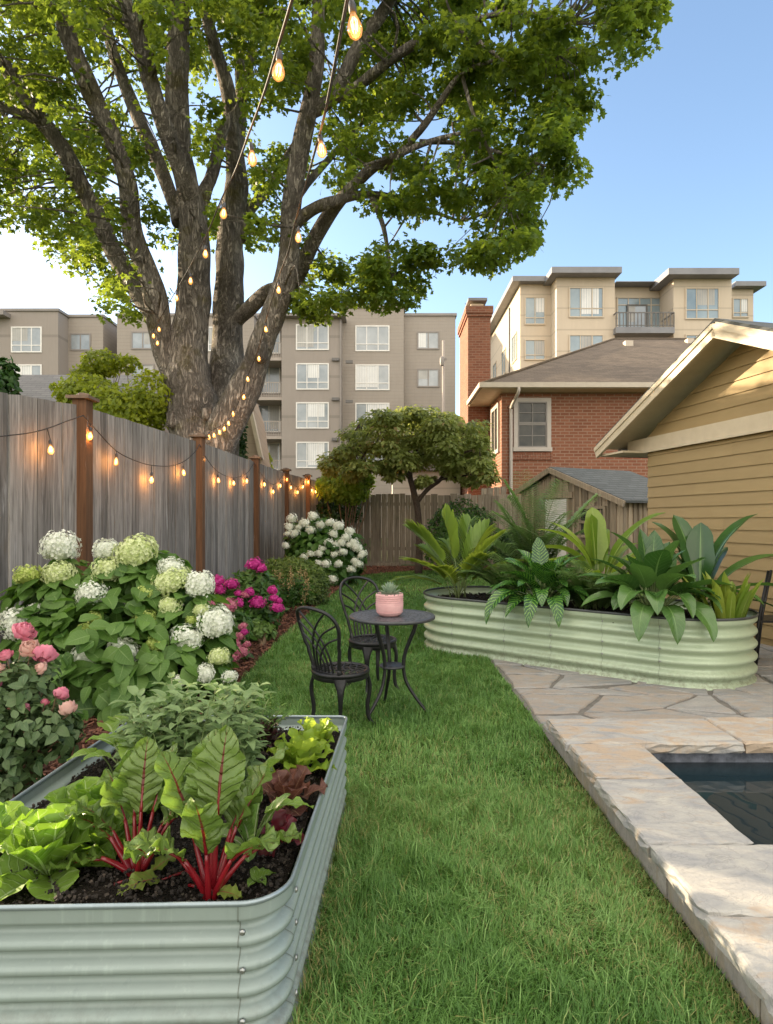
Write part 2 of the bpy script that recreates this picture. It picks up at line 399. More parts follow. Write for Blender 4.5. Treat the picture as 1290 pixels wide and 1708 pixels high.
# patio of irregular flagstones
PX0, PX1, PY0, PY1 = 1.03, 7.6, 3.70, 9.6
mb = MB(); mb.box(PX0 + .01, PX1, PY0, PY1, -.05, .006, .5)
structure(mb.build('patio', M_joint))
mb = MB()
nx, ny = 19, 18; gx = np.linspace(PX0, PX1, nx); gy = np.linspace(PY0, PY1, ny)
GX, GY = np.meshgrid(gx, gy); JX = GX + rng.normal(0, .10, GX.shape); JY = GY + rng.normal(0, .085, GY.shape)
JX[1::2] += .22; JX[:, 0] = PX0 + np.abs(rng.normal(0, .03, ny)); JX[:, -1] = PX1; JY[0] = PY0; JY[-1] = PY1
def flat_stone(mb, pts, z0, z1, t, gap=.016, rag=.010):
    p = np.array(pts); c = p.mean(0); q = []
    for a, b in zip(p, np.roll(p, -1, 0)):
        m = max(2, int(np.linalg.norm(b - a) / .09))
        for i in range(m): q.append(a + (b - a) * i / m)
    q = np.array(q); d = c - q; ln = np.linalg.norm(d, axis=1)[:, None]
    q = q + d / ln * (gap + np.abs(rng.normal(0, rag, (len(q), 1)))); k = len(q)
    top = q + (c - q) / ln * .010
    V = np.vstack([np.c_[q, np.full(k, z0)], np.c_[q, np.full(k, z1 - .008)], np.c_[top, z1 + rng.normal(0, .0015, k)]])
    mb.grid(V, k, 3, True, t, 0, None, False)
    mb.ch.append((np.zeros((0, 3)), np.array([np.arange(k)]) + mb.n - k, np.array([t]), 0, None, False))
j = 0
while j < ny - 1:
    i = 0
    while i < nx - 1:
        w = 2 if rng.random() < .35 and i < nx - 2 else 1
        pts = [(JX[j, i], JY[j, i]), (JX[j, i + w], JY[j, i + w]), (JX[j + 1, i + w], JY[j + 1, i + w]), (JX[j + 1, i], JY[j + 1, i])]
        flat_stone(mb, pts, -.02, .018 + rng.normal(0, .0015), rng.random()); i += w
    j += 1
structure(mb.build('paving', M_flag))

# raised stone pool
pool = thing('raised_pool', 'raised stone pool with pale slab coping and dark water beside the lawn', 'pool', (1.05, 1.0, 0))
X0, XI, YF, YI, YN = 1.035, 1.405, 3.73, 3.335, 2.275
def rough_slab(x0, x1, y0, y1, z0, z1, t, name='coping_slab'):
    mb = MB(); g = .004
    x0 += g; x1 -= g; y0 += g; y1 -= g
    mx, my = max(3, int((x1 - x0) / .05)), max(3, int((y1 - y0) / .05))
    q = [(x0 + (x1 - x0) * i / mx, y0) for i in range(mx)] + [(x1, y0 + (y1 - y0) * i / my) for i in range(my)] + [(x1 - (x1 - x0) * i / mx, y1) for i in range(mx)] + [(x0, y1 - (y1 - y0) * i / my) for i in range(my)]
    q = np.array(q); k = len(q); c = q.mean(0); rows = []
    nrm = np.stack([np.where(np.isclose(q[:, 0], x0), -1, np.where(np.isclose(q[:, 0], x1), 1, 0)), np.where(np.isclose(q[:, 1], y0), -1, np.where(np.isclose(q[:, 1], y1), 1, 0))], 1).astype(float)
    for z, o, jt in ((z0, -.006, .003), (z0 + .3 * (z1 - z0), .001, .0045), (z0 + .6 * (z1 - z0), -.001, .004), (z1 - .010, 0, .0035), (z1 - .002, -.006, .002), (z1, -.016, .002)):
        rows.append(np.c_[q + nrm * (o + rng.normal(0, jt, (k, 1))), np.full(k, z) + (rng.normal(0, .003, k) if z0 < z < z1 - .005 else 0)])
    mb.grid(np.vstack(rows), k, len(rows), True, t, 0, None, False)
    mb.ch.append((np.zeros((0, 3)), np.array([np.arange(k)]) + mb.n - k, np.array([t]), 0, None, False))
    return mb.build(name, M_coping, pool)
ZT, ZB = .178, .118
rough_slab(X0 - .045, 1.98, YI - .03, YF, ZB, ZT, .71); rough_slab(1.98, 3.0, YI - .03, YF + .02, ZB, ZT + .002, .95)
rough_slab(X0 - .038, XI, 2.855, YI - .03, ZB, ZT + .001, .86); rough_slab(X0 - .045, XI, YN, 2.855, ZB, ZT, .33)
rough_slab(X0 - .038, 2.6, 1.865, YN, ZB, ZT + .002, .18); rough_slab(X0 - .045, 2.6, 1.28, 1.865, ZB, ZT, .42); rough_slab(X0 - .045, 2.6, .7, 1.28, ZB, ZT, .6)
rough_slab(3.0, 3.4, .7, YF, ZB, ZT, .5); rough_slab(2.6, 3.0, .7, YN, ZB, ZT, .2)
mb = MB()
y = .7
while y < YF - .02:                                      # stone riser facing the lawn
    y1 = min(YF, y + rng.uniform(.38, .62)); mb.box(X0 + rng.uniform(0, .008), X0 + .06, y + .003, y1 - .003, -.05, ZB - .001, rng.random()); y = y1
for y0, y1, x1 in ((YF - .06, YF, 3.4),): mb.box(X0 + .064, x1, y0, y1, -.05, ZB - .001, .4)
mb.build('riser', M_riser, pool)
mb = MB(); mb.box(XI + .03, 3.0, YI + .05, YI + .1, -.2, ZB - .002, .5); mb.box(XI - .08, XI - .03, YN - .1, YI + .045, -.2, ZB - .002, .4); mb.box(XI - .02, 3.0, YN - .08, YN - .03, -.2, ZB - .002, .4)
mb.build('waterline_band', M_tileband, pool)
mb = MB(); nxw = 2
mb.add([(XI - .03, YN - .03, .04), (3.0, YN - .03, .04), (3.0, YI + .05, .04), (XI - .03, YI + .05, .04)], [(0, 1, 2, 3)])
structure(mb.build('water', M_water))

# ================================================================== FENCES
def fencewood(name, a, b, c):
    k = N(name); t = k.tint(); v = k.world((22, 22, .9))
    n1 = k.noise(v, 1.6, 8, .68, .6)
    col = k.mix(k.ramp(n1, [(.32, (0, 0, 0)), (.68, (1, 1, 1))]), a, b)
    g = k.math('MULTIPLY_ADD', t, .7, .65); cc = k.n('CombineColor')
    for i in range(3): k.l(g, cc.inputs[i])
    col = k.mix(1.0, col, cc.outputs[0], 'MULTIPLY')
    col = k.mix(k.ramp(k.noise(k.world((9, 9, 1.5)), 1.5, 5, .6), [(.58, (0, 0, 0)), (.72, (.75, .75, .75))]), col, c)
    col = k.mix(k.ramp(k.noise(k.world((14, 14, 1.6)), 1.0, 4, .6), [(.64, (0, 0, 0)), (.74, (.6, .6, .6))]), col, (.42, .41, .40))
    k.bump(n1, .6, .008); return k.done(col, .85, 0, .25)
M_fence = fencewood('weathered_grey_wood', (.090, .083, .075), (.31, .288, .262), (.12, .10, .08))
M_fenceback = fencewood('weathered_brown_wood', (.12, .098, .072), (.31, .26, .195), (.12, .12, .07))
M_post = fencewood('orange_brown_post', (.105, .055, .030), (.22, .115, .060), (.10, .055, .035))
M_cap = plain('post_cap_wood', (.10, .065, .04), (.19, .12, .075), 8, .7, .3, 60, (1, 1, .2))

LP = [(-3.95, 3.4, 2.47), (-3.63, 6.57, 2.70), (-3.10, 9.5, 2.70), (-2.80, 12.7, 2.70), (-2.66, 15.7, 2.70), (-2.45, 17.4, 2.70), (-2.28, 18.6, 2.70)]
LP[1] = (WX(135, 6.57), 6.57, 2.70); LP[2] = (WX(330, 9.5), 9.5, 2.70); LP[3] = (WX(425, 12.7), 12.7, 2.70); LP[4] = (WX(476, 15.7), 15.7, 2.70); LP[5] = (WX(512, 17.4), 17.4, 2.68); LP[6] = (WX(534, 18.6), 18.6, 2.68)
lf = thing('wooden_fence', 'tall grey weathered board fence with orange brown posts along the flower bed', 'fence', (-3.3, 9, 0))
for a, b in zip(LP, LP[1:]):
    A = np.array(a[:2]); B = np.array(b[:2]); L = np.linalg.norm(B - A); d = (B - A) / L; nr = np.array((d[1], -d[0]))   # towards the lawn
    mb = MB(); s = .055
    while s < L - .06:
        w = rng.uniform(.13, .24)
        if s + w > L - .09: w = L - .055 - s
        o = rng.uniform(-.008, .008); t = rng.random()
        f0, f1 = s / L, (s + w) / L
        sag = lambda f: a[2] + (b[2] - a[2]) * f - .03 - .0 * f
        g = .006
        p0 = A + d * (s + g) + nr * o; p1 = A + d * (s + w - g) + nr * o; q0 = p0 - nr * .022; q1 = p1 - nr * .022
        z0, z1 = sag(f0) + rng.normal(0, .004), sag(f1) + rng.normal(0, .004)
        pc_ = (p0 + p1) / 2
        if a[1] < 4 and any(abs(pc_[1] - gy_) < .105 for gy_ in (4.02, 4.40)):       # gaps added in two unseen boards beyond the frame edge let low sun through
            for lo, hi in ((.04, 1.50), (1.97, z0)):
                mb.prism([(*p0, lo), (*p1, lo), (*q1, lo), (*q0, lo)], (0, 0, hi - lo), t)
            s += w; continue
        mb.add([(*p0, .04), (*p1, .04), (*q1, .04), (*q0, .04), (*p0, z0), (*p1, z1), (*q1, z1), (*q0, z0)],
               [(0, 1, 5, 4), (1, 2, 6, 5), (2, 3, 7, 6), (3, 0, 4, 7), (4, 5, 6, 7)], t)
        s += w
    q0, q1 = A - nr * .045, B - nr * .045
    for z in (.4, 1.35, 2.25): mb.bar((*q0, z), (*q1, z), .04, .09, (0, 0, 1), .3)
    mb.build('board_panel', M_fence, lf)
for i, (x, y, h) in enumerate(LP):
    w = .075 if i else .06
    mb = MB(); mb.box(x - w + .02, x + w + .02, y - w, y + w, 0, h + .03, rng.random()); p = mb.build('post', M_post, lf)
    mb = MB(); mb.box(x - w - .03, x + w + .07, y - w - .05, y + w + .05, h + .031, h + .065); mb.lathe([(w * 1.25, .066), (w * .9, .10), (.0, .115)], (x + .02, y, h), 4, smooth=False)
    mb.build('post_cap', M_cap, p)

bf = thing('back_fence', 'brown weathered board fence across the far end of the lawn', 'fence', (.5, 18.75, 0))
mb = MB(); x = -2.3
while x < 4.3:
    w = rng.uniform(.17, .24); h = 2.24 + rng.normal(0, .02); o = rng.uniform(0, .02)
    mb.box(x, x + w - .012, 18.72 + o, 18.745 + o, .06 if x > -.2 else .15, h, rng.random()); x += w
for z in (.5, 1.9): mb.box(-2.3, 4.3, 18.79, 18.85, z, z + .1, .3)
mb.build('board_panel', M_fenceback, bf)
for x in (-.35, 2.05, 4.3):
    mb = MB(); mb.box(x - .06, x + .06, 18.8, 18.92, 0, 2.2, .4); mb.build('post', M_fenceback, bf)
mb = MB(); mb.box(-1.5, .1, 18.66, 18.71, .0, .16, .3); mb.box(-.6, .45, 18.60, 18.655, .0, .12, .6); mb.build('kick_board', M_fenceback, bf)
side = thing('side_fence', 'short dark board fence beside the brick house corner', 'fence', (3.7, 18.9, 0))
mb = MB()
for i in range(4): mb.box(3.0 + i * .2, 3.19 + i * .2, 18.96, 18.985, 0, 2.45 + .02 * i, rng.random())
mb.build('board_panel', M_fenceback, side)

# ================================================================== BUILDINGS
M_glass_far = plain('window_glass', (.20, .23, .25), (.36, .39, .41), .6, .12, 0, 5, spec=.8)
M_glass_blue = plain('pale_blue_glass', (.16, .22, .26), (.30, .37, .40), .5, .10, 0, 5, spec=.8)
M_glass_dark = plain('dark_window_glass', (.020, .024, .024), (.085, .08, .065), 2.0, .06, 0, 5, spec=.3)
M_blind = plain('window_blind', (.62, .62, .60), (.74, .74, .72), 1, .6, 0, 5)
M_blinddim = plain('dim_curtain', (.34, .33, .31), (.46, .45, .42), 1, .7, 0)
M_white = plain('white_frame', (.66, .64, .60), (.76, .74, .70), 3, .5, 0)
M_darkfr = plain('dark_frame', (.10, .095, .09), (.14, .13, .12), 3, .5, 0)
def lapmat(name, a, b, pitch, depth=.5):
    k = N(name); g = k.n('NewGeometry'); sp = k.n('SeparateXYZ'); k.l(g.outputs['Position'], sp.inputs[0])
    f = k.math('FRACT', k.math('DIVIDE', sp.outputs[2], pitch))
    col = k.mix(k.noise(g.outputs['Position'], .5, 6, .65), a, b)
    col = k.mix(k.math('MULTIPLY', k.noise(k.world((6, 6, .6)), 1.2, 5), .28), col, tuple(x * .55 for x in a))
    ln = k.math('LESS_THAN', f, .07)
    col = k.mix(k.math('MULTIPLY', ln, .35), col, tuple(x * .45 for x in a))  # dark line at panel seams, painted shadow at siding laps
    k.bump(f, depth, .03); return k.done(col, .75, 0, .25)
M_taupe = lapmat('taupe_lap_siding', (.315, .275, .235), (.39, .345, .30), .30)
M_taupe2 = lapmat('taupe_panel_siding', (.28, .245, .215), (.335, .295, .26), 3.38, .1)
M_cream = lapmat('cream_panel_cladding', (.56, .47, .36), (.63, .54, .42), 1.25, .1)
M_parapet = plain('parapet_metal', (.20, .18, .16), (.26, .23, .21), 1, .5, 0)
M_roofgrey = plain('grey_roof_edge', (.17, .17, .18), (.23, .23, .24), 1, .5, 0)

def window(par, x0, x1, z0, z1, y, cols=3, split=None, mf=M_white, mg=M_glass_far, fr=.09, blinds=True, face=-1, mull=None):
    """window in a wall that faces the camera; frame proud of the wall, pane a child"""
    mb = MB(); d = .07; yo = y - d
    mb.box(x0, x0 + fr, yo, y, z0, z1); mb.box(x1 - fr, x1, yo, y, z0, z1); mb.box(x0 + fr, x1 - fr, yo, y, z0, z0 + fr); mb.box(x0 + fr, x1 - fr, yo, y, z1 - fr, z1)
    m = (mull or fr) * .7
    for i in range(1, cols):
        x = x0 + (x1 - x0) * i / cols; mb.box(x - m / 2, x + m / 2, yo + .01, y, z0 + fr, z1 - fr)
    if split:
        z = z0 + (z1 - z0) * split; mb.box(x0 + fr, x1 - fr, yo + .015, y, z - m / 2, z + m / 2)
    w = mb.build('window', mf, par)
    mb = MB(); mb.add([(x0 + fr, y - .025, z0 + fr), (x1 - fr, y - .025, z0 + fr), (x1 - fr, y - .025, z1 - fr), (x0 + fr, y - .025, z1 - fr)], [(0, 1, 2, 3)])
    mb.build('pane', mg, w)
    if blinds and rng.random() < .85:
        a = x0 + (x1 - x0) / cols * rng.integers(0, 2) + fr; b = min(x1 - fr, a + (x1 - x0) * rng.choice([.34, .5, .62]))
        zz = z0 + (z1 - z0) * rng.choice([.12, .12, .3, .45])
        mb = MB(); n = max(3, int((b - a) / .14))
        for i in range(n): mb.add([(a + (b - a) * i / n, y - .030, zz), (a + (b - a) * (i + .9) / n, y - .034, zz), (a + (b - a) * (i + .9) / n, y - .034, z1 - fr), (a + (b - a) * i / n, y - .030, z1 - fr)], [(0, 1, 2, 3)])
        mb.build('blind', M_blind if rng.random() < .6 else M_blinddim, w)
    return w

# ---- grey-taupe apartment building -------------------------------------------------
D = 52.0
apt = thing('apartment_building', 'long taupe five-storey apartment building behind the big tree', 'building', (WX(380, D), D, 0))
def vol(par, name, px0, px1, py, D, mat, depth, z0=0, cap=True):
    mb = MB(); x0, x1, z1 = WX(px0, D), WX(px1, D), WZ(py, D)
    mb.box(x0, x1, D, D + depth, z0, z1); w = mb.build(name, mat, par)
    if cap:
        mb = MB(); mb.box(x0 - .12, x1 + .12, D - .12, D + depth, z1 + .002, z1 + .22); mb.build('parapet', M_parapet, par)
    return w
vol(apt, 'wall', -260, 97, 519, D - 1.6, M_taupe2, 12); vol(apt, 'wall', 97.3, 172, 529, D, M_taupe, 10); vol(apt, 'wall', 172.5, 195, 548, D + 4, M_taupe2, 8)
vol(apt, 'wall', 195.3, 424, 527, D - .5, M_taupe, 12); vol(apt, 'wall', 424.5, 474, 527, D + 1.2, M_taupe2, 10)
vol(apt, 'wall', 470, 570, 531, D - 1.4, M_taupe2, 1.35, cap=False); vol(apt, 'wall', 474.5, 570, 529, D + .01, M_taupe2, 10)
vol(apt, 'wall', 570.5, 674, 514, D - .3, M_taupe, 12); vol(apt, 'wall', 674.3, 760, 527, D + .4, M_taupe, 12)
mb = MB(); x0, x1 = WX(455, D - 1.4), WX(577, D - 1.4); mb.box(x0, x1, D - 2.1, D + 2, WZ(531, D - 1.4) + .003, WZ(526, D - 1.4)); mb.build('eave', M_parapet, apt)
mb = MB(); x0, x1 = WX(-60, D - 1.6), WX(18, D - 1.6); mb.box(x0, x1, D - 2.6, D - 1.62, WZ(531, D - 1.6), WZ(524, D - 1.6)); mb.build('eave', M_parapet, apt)
def pwin(par, px0, px1, py0, py1, D, **kw): return window(par, WX(px0, D), WX(px1, D), WZ(py1, D), WZ(py0, D), D, **kw)
for py0, py1 in ((541, 584), (606, 650), (671, 715), (737, 781)): pwin(apt, 494, 549, py0, py1, D - 1.4, cols=3, split=.28, fr=.1)
for py0, py1 in ((543, 586), (608, 651), (672, 716), (737, 781)): pwin(apt, 593, 650, py0, py1, D - .3, cols=3, split=.28, fr=.1)
for py0, py1 in ((553, 583), (615, 646), (678, 709), (741, 772)): pwin(apt, 696, 733, py0, py1, D + .4, cols=2, fr=.12, mf=M_parapet)
for py0, py1 in ((545, 588), (608, 652), (671, 715)): pwin(apt, 19, 70, py0, py1, D - 1.6, cols=3, split=.28, fr=.1)
for py0, py1 in ((545, 588), (608, 652)): pwin(apt, -90, -30, py0, py1, D - 1.6, cols=3, split=.28, fr=.1)
for py0, py1 in ((556, 585), (618, 648)): pwin(apt, 117, 152, py0, py1, D, cols=2, fr=.12, mf=M_parapet)
for py0, py1 in ((553, 583), (607, 640)): pwin(apt, 219, 258, py0, py1, D - .5, cols=2, fr=.12, mf=M_parapet)
pwin(apt, 330, 385, 545, 586, D - .5, cols=3, split=.28, fr=.1); pwin(apt, 176, 192, 555, 574, D + 4, cols=1, fr=.1)
M_bal = plain('balcony_slab', (.30, .26, .22), (.36, .31, .27), 1, .7, 0)
def balcony(par, px0, px1, py, pyt, D, out, mslab, mrail, n=9, slab=.26):
    mb = MB(); x0, x1, z, zt = WX(px0, D), WX(px1, D), WZ(py, D), WZ(pyt, D)
    mb.box(x0, x1, D, D + out, z - slab, z); b = mb.build('balcony', mslab, par)
    mb = MB(); r = .025
    mb.box(x0, x1, D + .01, D + .06, zt - .06, zt)
    mb.box(x0, x1, D + .01, D + .05, z + .08, z + .12)
    for i in range(n + 1):
        x = x0 + .02 + (x1 - x0 - .04) * i / n; mb.box(x - r, x + r, D + .012, D + .048, z + .003, zt - .062)
    for x in (x0, x1 - .05): mb.box(x, x + .05, D + .064, D + out, zt - .06, zt); 
    mb.build('railing', mrail, b); return b
for py, pyt in ((596, 571), (662, 637), (727, 702), (790, 767)):
    balcony(apt, 424, 473, py, pyt, D - 1.3, 2.4, M_bal, M_bal, 12)
    pwin(apt, 430, 468, py - 52, py - 6, D + 1.2, cols=2, fr=.1)
mb = MB()
for x, y in ((478, 601), (478, 664), (478, 733)): pass
for px, py in ((560, 600), (560, 666), (560, 733), (583, 604), (583, 670)): mb.box(WX(px, D - 1.4) - .3, WX(px, D - 1.4) + .3, D - 1.62, D - 1.405, WZ(py, D - 1.4) - .12, WZ(py, D - 1.4) + .12)
mb.build('vent_hood', M_darkfr, apt)
mb = MB(); mb.box(WX(567, D - 1.4), WX(569.5, D - 1.4), D - 1.5, D - 1.402, 0, WZ(532, D - 1.4)); mb.build('downpipe', M_parapet, apt)

# ---- cream apartment building ------------------------------------------------------
D = 36.0; Xl = WX(868, D)
crm = thing('cream_apartment_building', 'cream apartment building with overhanging flat roofs and a metal balcony above the brick house', 'building', (Xl + 7, D, 0))
def slabroof(par, px0, px1, py0, py1, D, depth, back=8):
    mb = MB(); mb.box(WX(px0, D - depth), WX(px1, D - depth), D - depth, D + back, WZ(py1, D - depth), WZ(py0, D - depth)); mb.build('roof', M_roofgrey, par)
mb = MB(); mb.box(Xl, WX(924, D), D, D + 10.6, 0, WZ(474, D)); mb.build('wall', M_cream, crm)
mb = MB(); x0 = Xl - .55; mb.box(x0, WX(915, D), D - .5, D + 10.8, WZ(474, D) + .003, WZ(467, D) + .05); mb.build('roof', M_roofgrey, crm)
B1 = 34.8
def bay(px0, px1, ptop, B, rx0, rx1, ry0, ry1, ov, back):
    mb = MB(); mb.box(WX(px0, B), WX(px1, B), B, D + back, 0, WZ(ptop, B)); mb.build('wall', M_cream, crm)
    mb = MB(); mb.box(WX(rx0, B - ov), WX(rx1, B - ov), B - ov, D + back, WZ(ry1, B - ov), WZ(ry0, B - ov)); mb.build('roof', M_roofgrey, crm)
bay(929, 1026, 456, B1, 921, 1038, 444.5, 454.5, .7, 5); bay(1124, 1221, 459, B1, 1116, 1234, 446.5, 457, .7, 5)
mb = MB(); mb.box(WX(1020, D + .6), WX(1116, D + .6), D + .6, D + 8, 0, WZ(479, D + .6)); mb.build('wall', M_cream, crm)
mb = MB(); mb.box(WX(1026.5, D), WX(1112, D), D - .2, D + 8, WZ(479, D) + .25, WZ(471, D)); mb.build('roof', M_roofgrey, crm)
mb = MB(); mb.box(WX(1200, D), WX(1259, D), D + .1, D + 8, 0, WZ(481, D)); mb.build('wall', M_cream, crm)
mb = MB(); mb.box(WX(1221.5, D), WX(1272, D), D - .4, D + 8.2, WZ(481, D) + .01, WZ(473, D)); mb.build('roof', M_roofgrey, crm)
kw = dict(mf=M_cream, mg=M_glass_blue, fr=.07)
for a, b in ((495, 542), (566, 601), (625, 660)): pwin(crm, 875, 910, a, b, D, cols=2, split=.25, **kw)
for a, b in ((479, 530), (558, 600), (625, 660)): pwin(crm, 949, 1007, a, b, B1, cols=3, split=.3, **kw)
for a, b in ((480, 533), (558, 600)): pwin(crm, 1143, 1200, a, b, B1, cols=3, split=.3, **kw)
for a, b in ((497, 530), (566, 600)): pwin(crm, 1221.5, 1249, a, b, D + .1, cols=2, split=.25, **kw)
pwin(crm, 1029, 1105, 496, 548, D + .6, cols=4, split=.75, blinds=False, **kw)
pwin(crm, 1046, 1080, 508, 549, D + .6 - .08, cols=1, mf=M_darkfr, mg=M_glass_far, fr=.09)
balcony(crm, 1028, 1126, 545, 520, B1 - .4, 1.55, M_roofgrey, M_darkfr, 16, .35)
# windows on the sunlit side wall
def swin(par, X, d0, d1, z0, z1, mf=M_cream, mg=M_glass_blue, fr=.07):
    mb = MB(); o = X - .06
    mb.box(o, X, d0, d0 + fr, z0, z1); mb.box(o, X, d1 - fr, d1, z0, z1); mb.box(o, X, d0 + fr, d1 - fr, z0, z0 + fr); mb.box(o, X, d0 + fr, d1 - fr, z1 - fr, z1)
    m = (d0 + d1) / 2; mb.box(o + .01, X, m - .03, m + .03, z0 + fr, z1 - fr); w = mb.build('window', mf, par)
    mb = MB(); mb.add([(X - .02, d0 + fr, z0 + fr), (X - .02, d1 - fr, z0 + fr), (X - .02, d1 - fr, z1 - fr), (X - .02, d0 + fr, z1 - fr)], [(0, 3, 2, 1)]); mb.build('pane', mg, w)
for z in (12.9, 10.2, 7.6):
    for d in (36.8, 40.2, 43.6): swin(crm, Xl, d, d + 1.4, z - 1.5, z + .2)
mb = MB(); mb.box(Xl - .08, Xl - .003, 38.9, 39.0, 0, 15.3); mb.build('downpipe', M_darkfr, crm)
mb = MB(); mb.lathe([(.14, 0), (.14, .3), (.3, .32), (.3, .45), (.0, .55)], (WX(1288, 38), 38, WZ(556, 38)), 12); mb.build('roof_vent', M_roofgrey, crm)

# ---- red brick house ---------------------------------------------------------------
M_brick = brickmat('red_brick', (.19, .068, .038), (.31, .125, .072), (.36, .28, .21), .30, .105, .013)
M_brickc = brickmat('chimney_brick', (.18, .064, .038), (.30, .122, .072), (.31, .23, .17), .26, .095, .011)
M_shingle = brickmat('asphalt_shingle', (.085, .068, .052), (.24, .185, .135), (.04, .034, .028), .34, .07, .010, .95, 'roof', .9, 1.0, .45)
M_shinglegrey = brickmat('grey_shingle', (.16, .155, .15), (.22, .21, .20), (.08, .08, .08), .5, .11, .010, .95, 'roof', .7, 1.0, .3)
M_trim = plain('cream_trim', (.58, .48, .34), (.68, .57, .42), 4, .55, .1)
M_gutter = plain('gutter_paint', (.50, .42, .33), (.58, .50, .40), 4, .45, 0)
M_pipe = plain('downspout_paint', (.44, .385, .335), (.52, .455, .40), 3, .45, 0)
Dh = 20.0; Xc = WX(837, Dh)
bh = thing('brick_house', 'red brick house with brown shingle hip roof and tall chimney', 'house', (Xc + 6, Dh + 5, 0))
ZE = 5.72
mb = MB(); mb.box(Xc, Xc + 13, Dh, Dh + 12, 0, ZE - .02); mb.build('wall', M_brick, bh)
cx0, cx1 = WX(781, 22.4), Xc + .05
mb = MB(); zc = WZ(528, 22.4); zt = WZ(511, 22.4)
mb.box(cx0, cx1, 22.4, 24.9, 0, zc); mb.box(cx0 - .05, cx1 + .05, 22.35, 24.95, zc, zc + .12); mb.box(cx0 - .09, cx1 + .09, 22.31, 24.99, zc + .12, zt)
ch = mb.build('chimney', M_brickc, bh)
mb = MB(); m0 = (cx0 + cx1) / 2; mb.box(m0 - .24, m0 + .24, 22.9, 23.9, zt, zt + .28); mb.box(m0 - .18, m0 + .18, 23.0, 23.8, zt + .28, zt + .36); mb.build('flue', M_trim, ch)
mb = MB(); mb.box(m0 - .36, m0 + .36, 22.75, 24.05, zt + .36, zt + .46); mb.lathe([(.42, 0), (.2, .08), (0, .09)], (m0, 23.4, zt + .46), 4, smooth=False); mb.build('chimney_cap', M_roofgrey, ch)
ex, ey = 3.08, 19.35
rz0, rz1 = ZE + .12, WZ(566, 28.7); rx0 = WX(1024, 28.7)
mb = MB()
mb.add([(ex, ey, rz0), (ex + 16, ey, rz0), (rx0 + 8, 28.7, rz1), (rx0, 28.7, rz1)], [(0, 1, 2, 3)])
mb.add([(ex, ey, rz0), (rx0, 28.7, rz1), (ex, 38, rz0)], [(0, 1, 2)])
mb.add([(ex + 16, ey, rz0), (rx0 + 8, 28.7, rz1), (ex + 16, 38, rz0)], [(0, 2, 1)])
mb.add([(ex, 38, rz0), (ex + 16, 38, rz0), (rx0 + 8, 28.7, rz1), (rx0, 28.7, rz1)], [(0, 3, 2, 1)])
rf = mb.build('roof', M_shingle, bh)
mb = MB(); mb.tube([(ex, ey, rz0 + .02), (rx0, 28.7, rz1 + .02), (rx0 + 8, 28.7, rz1 + .02)], .06, 6); mb.build('ridge_cap', M_shingle, rf)
mb = MB(); mb.box(WX(1041, 27), WX(1041, 27) + .35, 26.8, 27.1, rz1 - 1.1, rz1 - .62); mb.box(rx0 + 3, rx0 + 3.3, 27.6, 27.9, rz1 - .6, rz1 - .28); mb.build('roof_vent', M_gutter, rf)
mb = MB(); mb.box(ex, ex + 16, ey, 38, ZE - .02 + .003, ZE + .04); mb.build('soffit', M_trim, bh)
mb = MB(); mb.box(ex - .02, ex + 16, ey - .10, ey - .003, ZE, ZE + .16); mb.box(ex - .10, ex - .022, ey - .1, 22.3, ZE, ZE + .16); mb.build('gutter', M_gutter, bh)
px = WX(852, Dh); mb = MB(); mb.tube(smooth_path([(px + .12, ey - .06, ZE), (px + .10, ey - .02, ZE - .18), (px, Dh - .10, ZE - .55), (px, Dh - .08, ZE - .9), (px, Dh - .08, .05)], 4), .055, 10); mb.build('downspout', M_pipe, bh)
def sash_window(par, x0, x1, z0, z1, y):
    mb = MB(); f = .13
    mb.box(x0, x0 + f, y - .06, y, z0, z1); mb.box(x1 - f, x1, y - .06, y, z0, z1); mb.box(x0 + f, x1 - f, y - .06, y, z1 - f, z1); mb.box(x0 - .03, x1 + .03, y - .10, y, z0 - .06, z0 + .07)
    w = mb.build('window', M_pipe, par); zm = (z0 + z1) / 2; a, b = x0 + f, x1 - f; mb = MB()
    for q0, q1, o in ((z0 + .07, zm, .035), (zm, z1 - f, .05)):
        mb.box(a, a + .05, y - o, y - .002, q0, q1); mb.box(b - .05, b, y - o, y - .002, q0, q1); mb.box(a + .05, b - .05, y - o, y - .002, q0, q0 + .05); mb.box(a + .05, b - .05, y - o, y - .002, q1 - .05, q1)
        mb.box((a + b) / 2 - .012, (a + b) / 2 + .012, y - o + .006, y - .002, q0 + .05, q1 - .05); mb.box(a + .05, b - .05, y - o + .008, y - .002, (q0 + q1) / 2 - .012, (q0 + q1) / 2 + .012)
    mb.build('sash', M_parapet, w)
    mb = MB(); mb.add([(a, y - .012, z0 + .07), (b, y - .012, z0 + .07), (b, y - .012, z1 - f), (a, y - .012, z1 - f)], [(0, 1, 2, 3)]); mb.build('pane', M_glass_dark, w)
sash_window(bh, WX(857, Dh), WX(919, Dh), WZ(750, Dh), WZ(664, Dh), Dh)
mb = MB()
for i in range(16): mb.box(WX(855, Dh) + i * .084, WX(855, Dh) + i * .084 + .074, Dh - .06, Dh - .001, WZ(752, Dh) - .30, WZ(752, Dh) - .07, rng.random())
mb.build('brick_sill', M_brickc, bh)
for d0, d1 in ((20.35, 21.75),): swin(bh, Xc, d0, d1, 3.75, 5.45, M_pipe, M_glass_dark, .14)

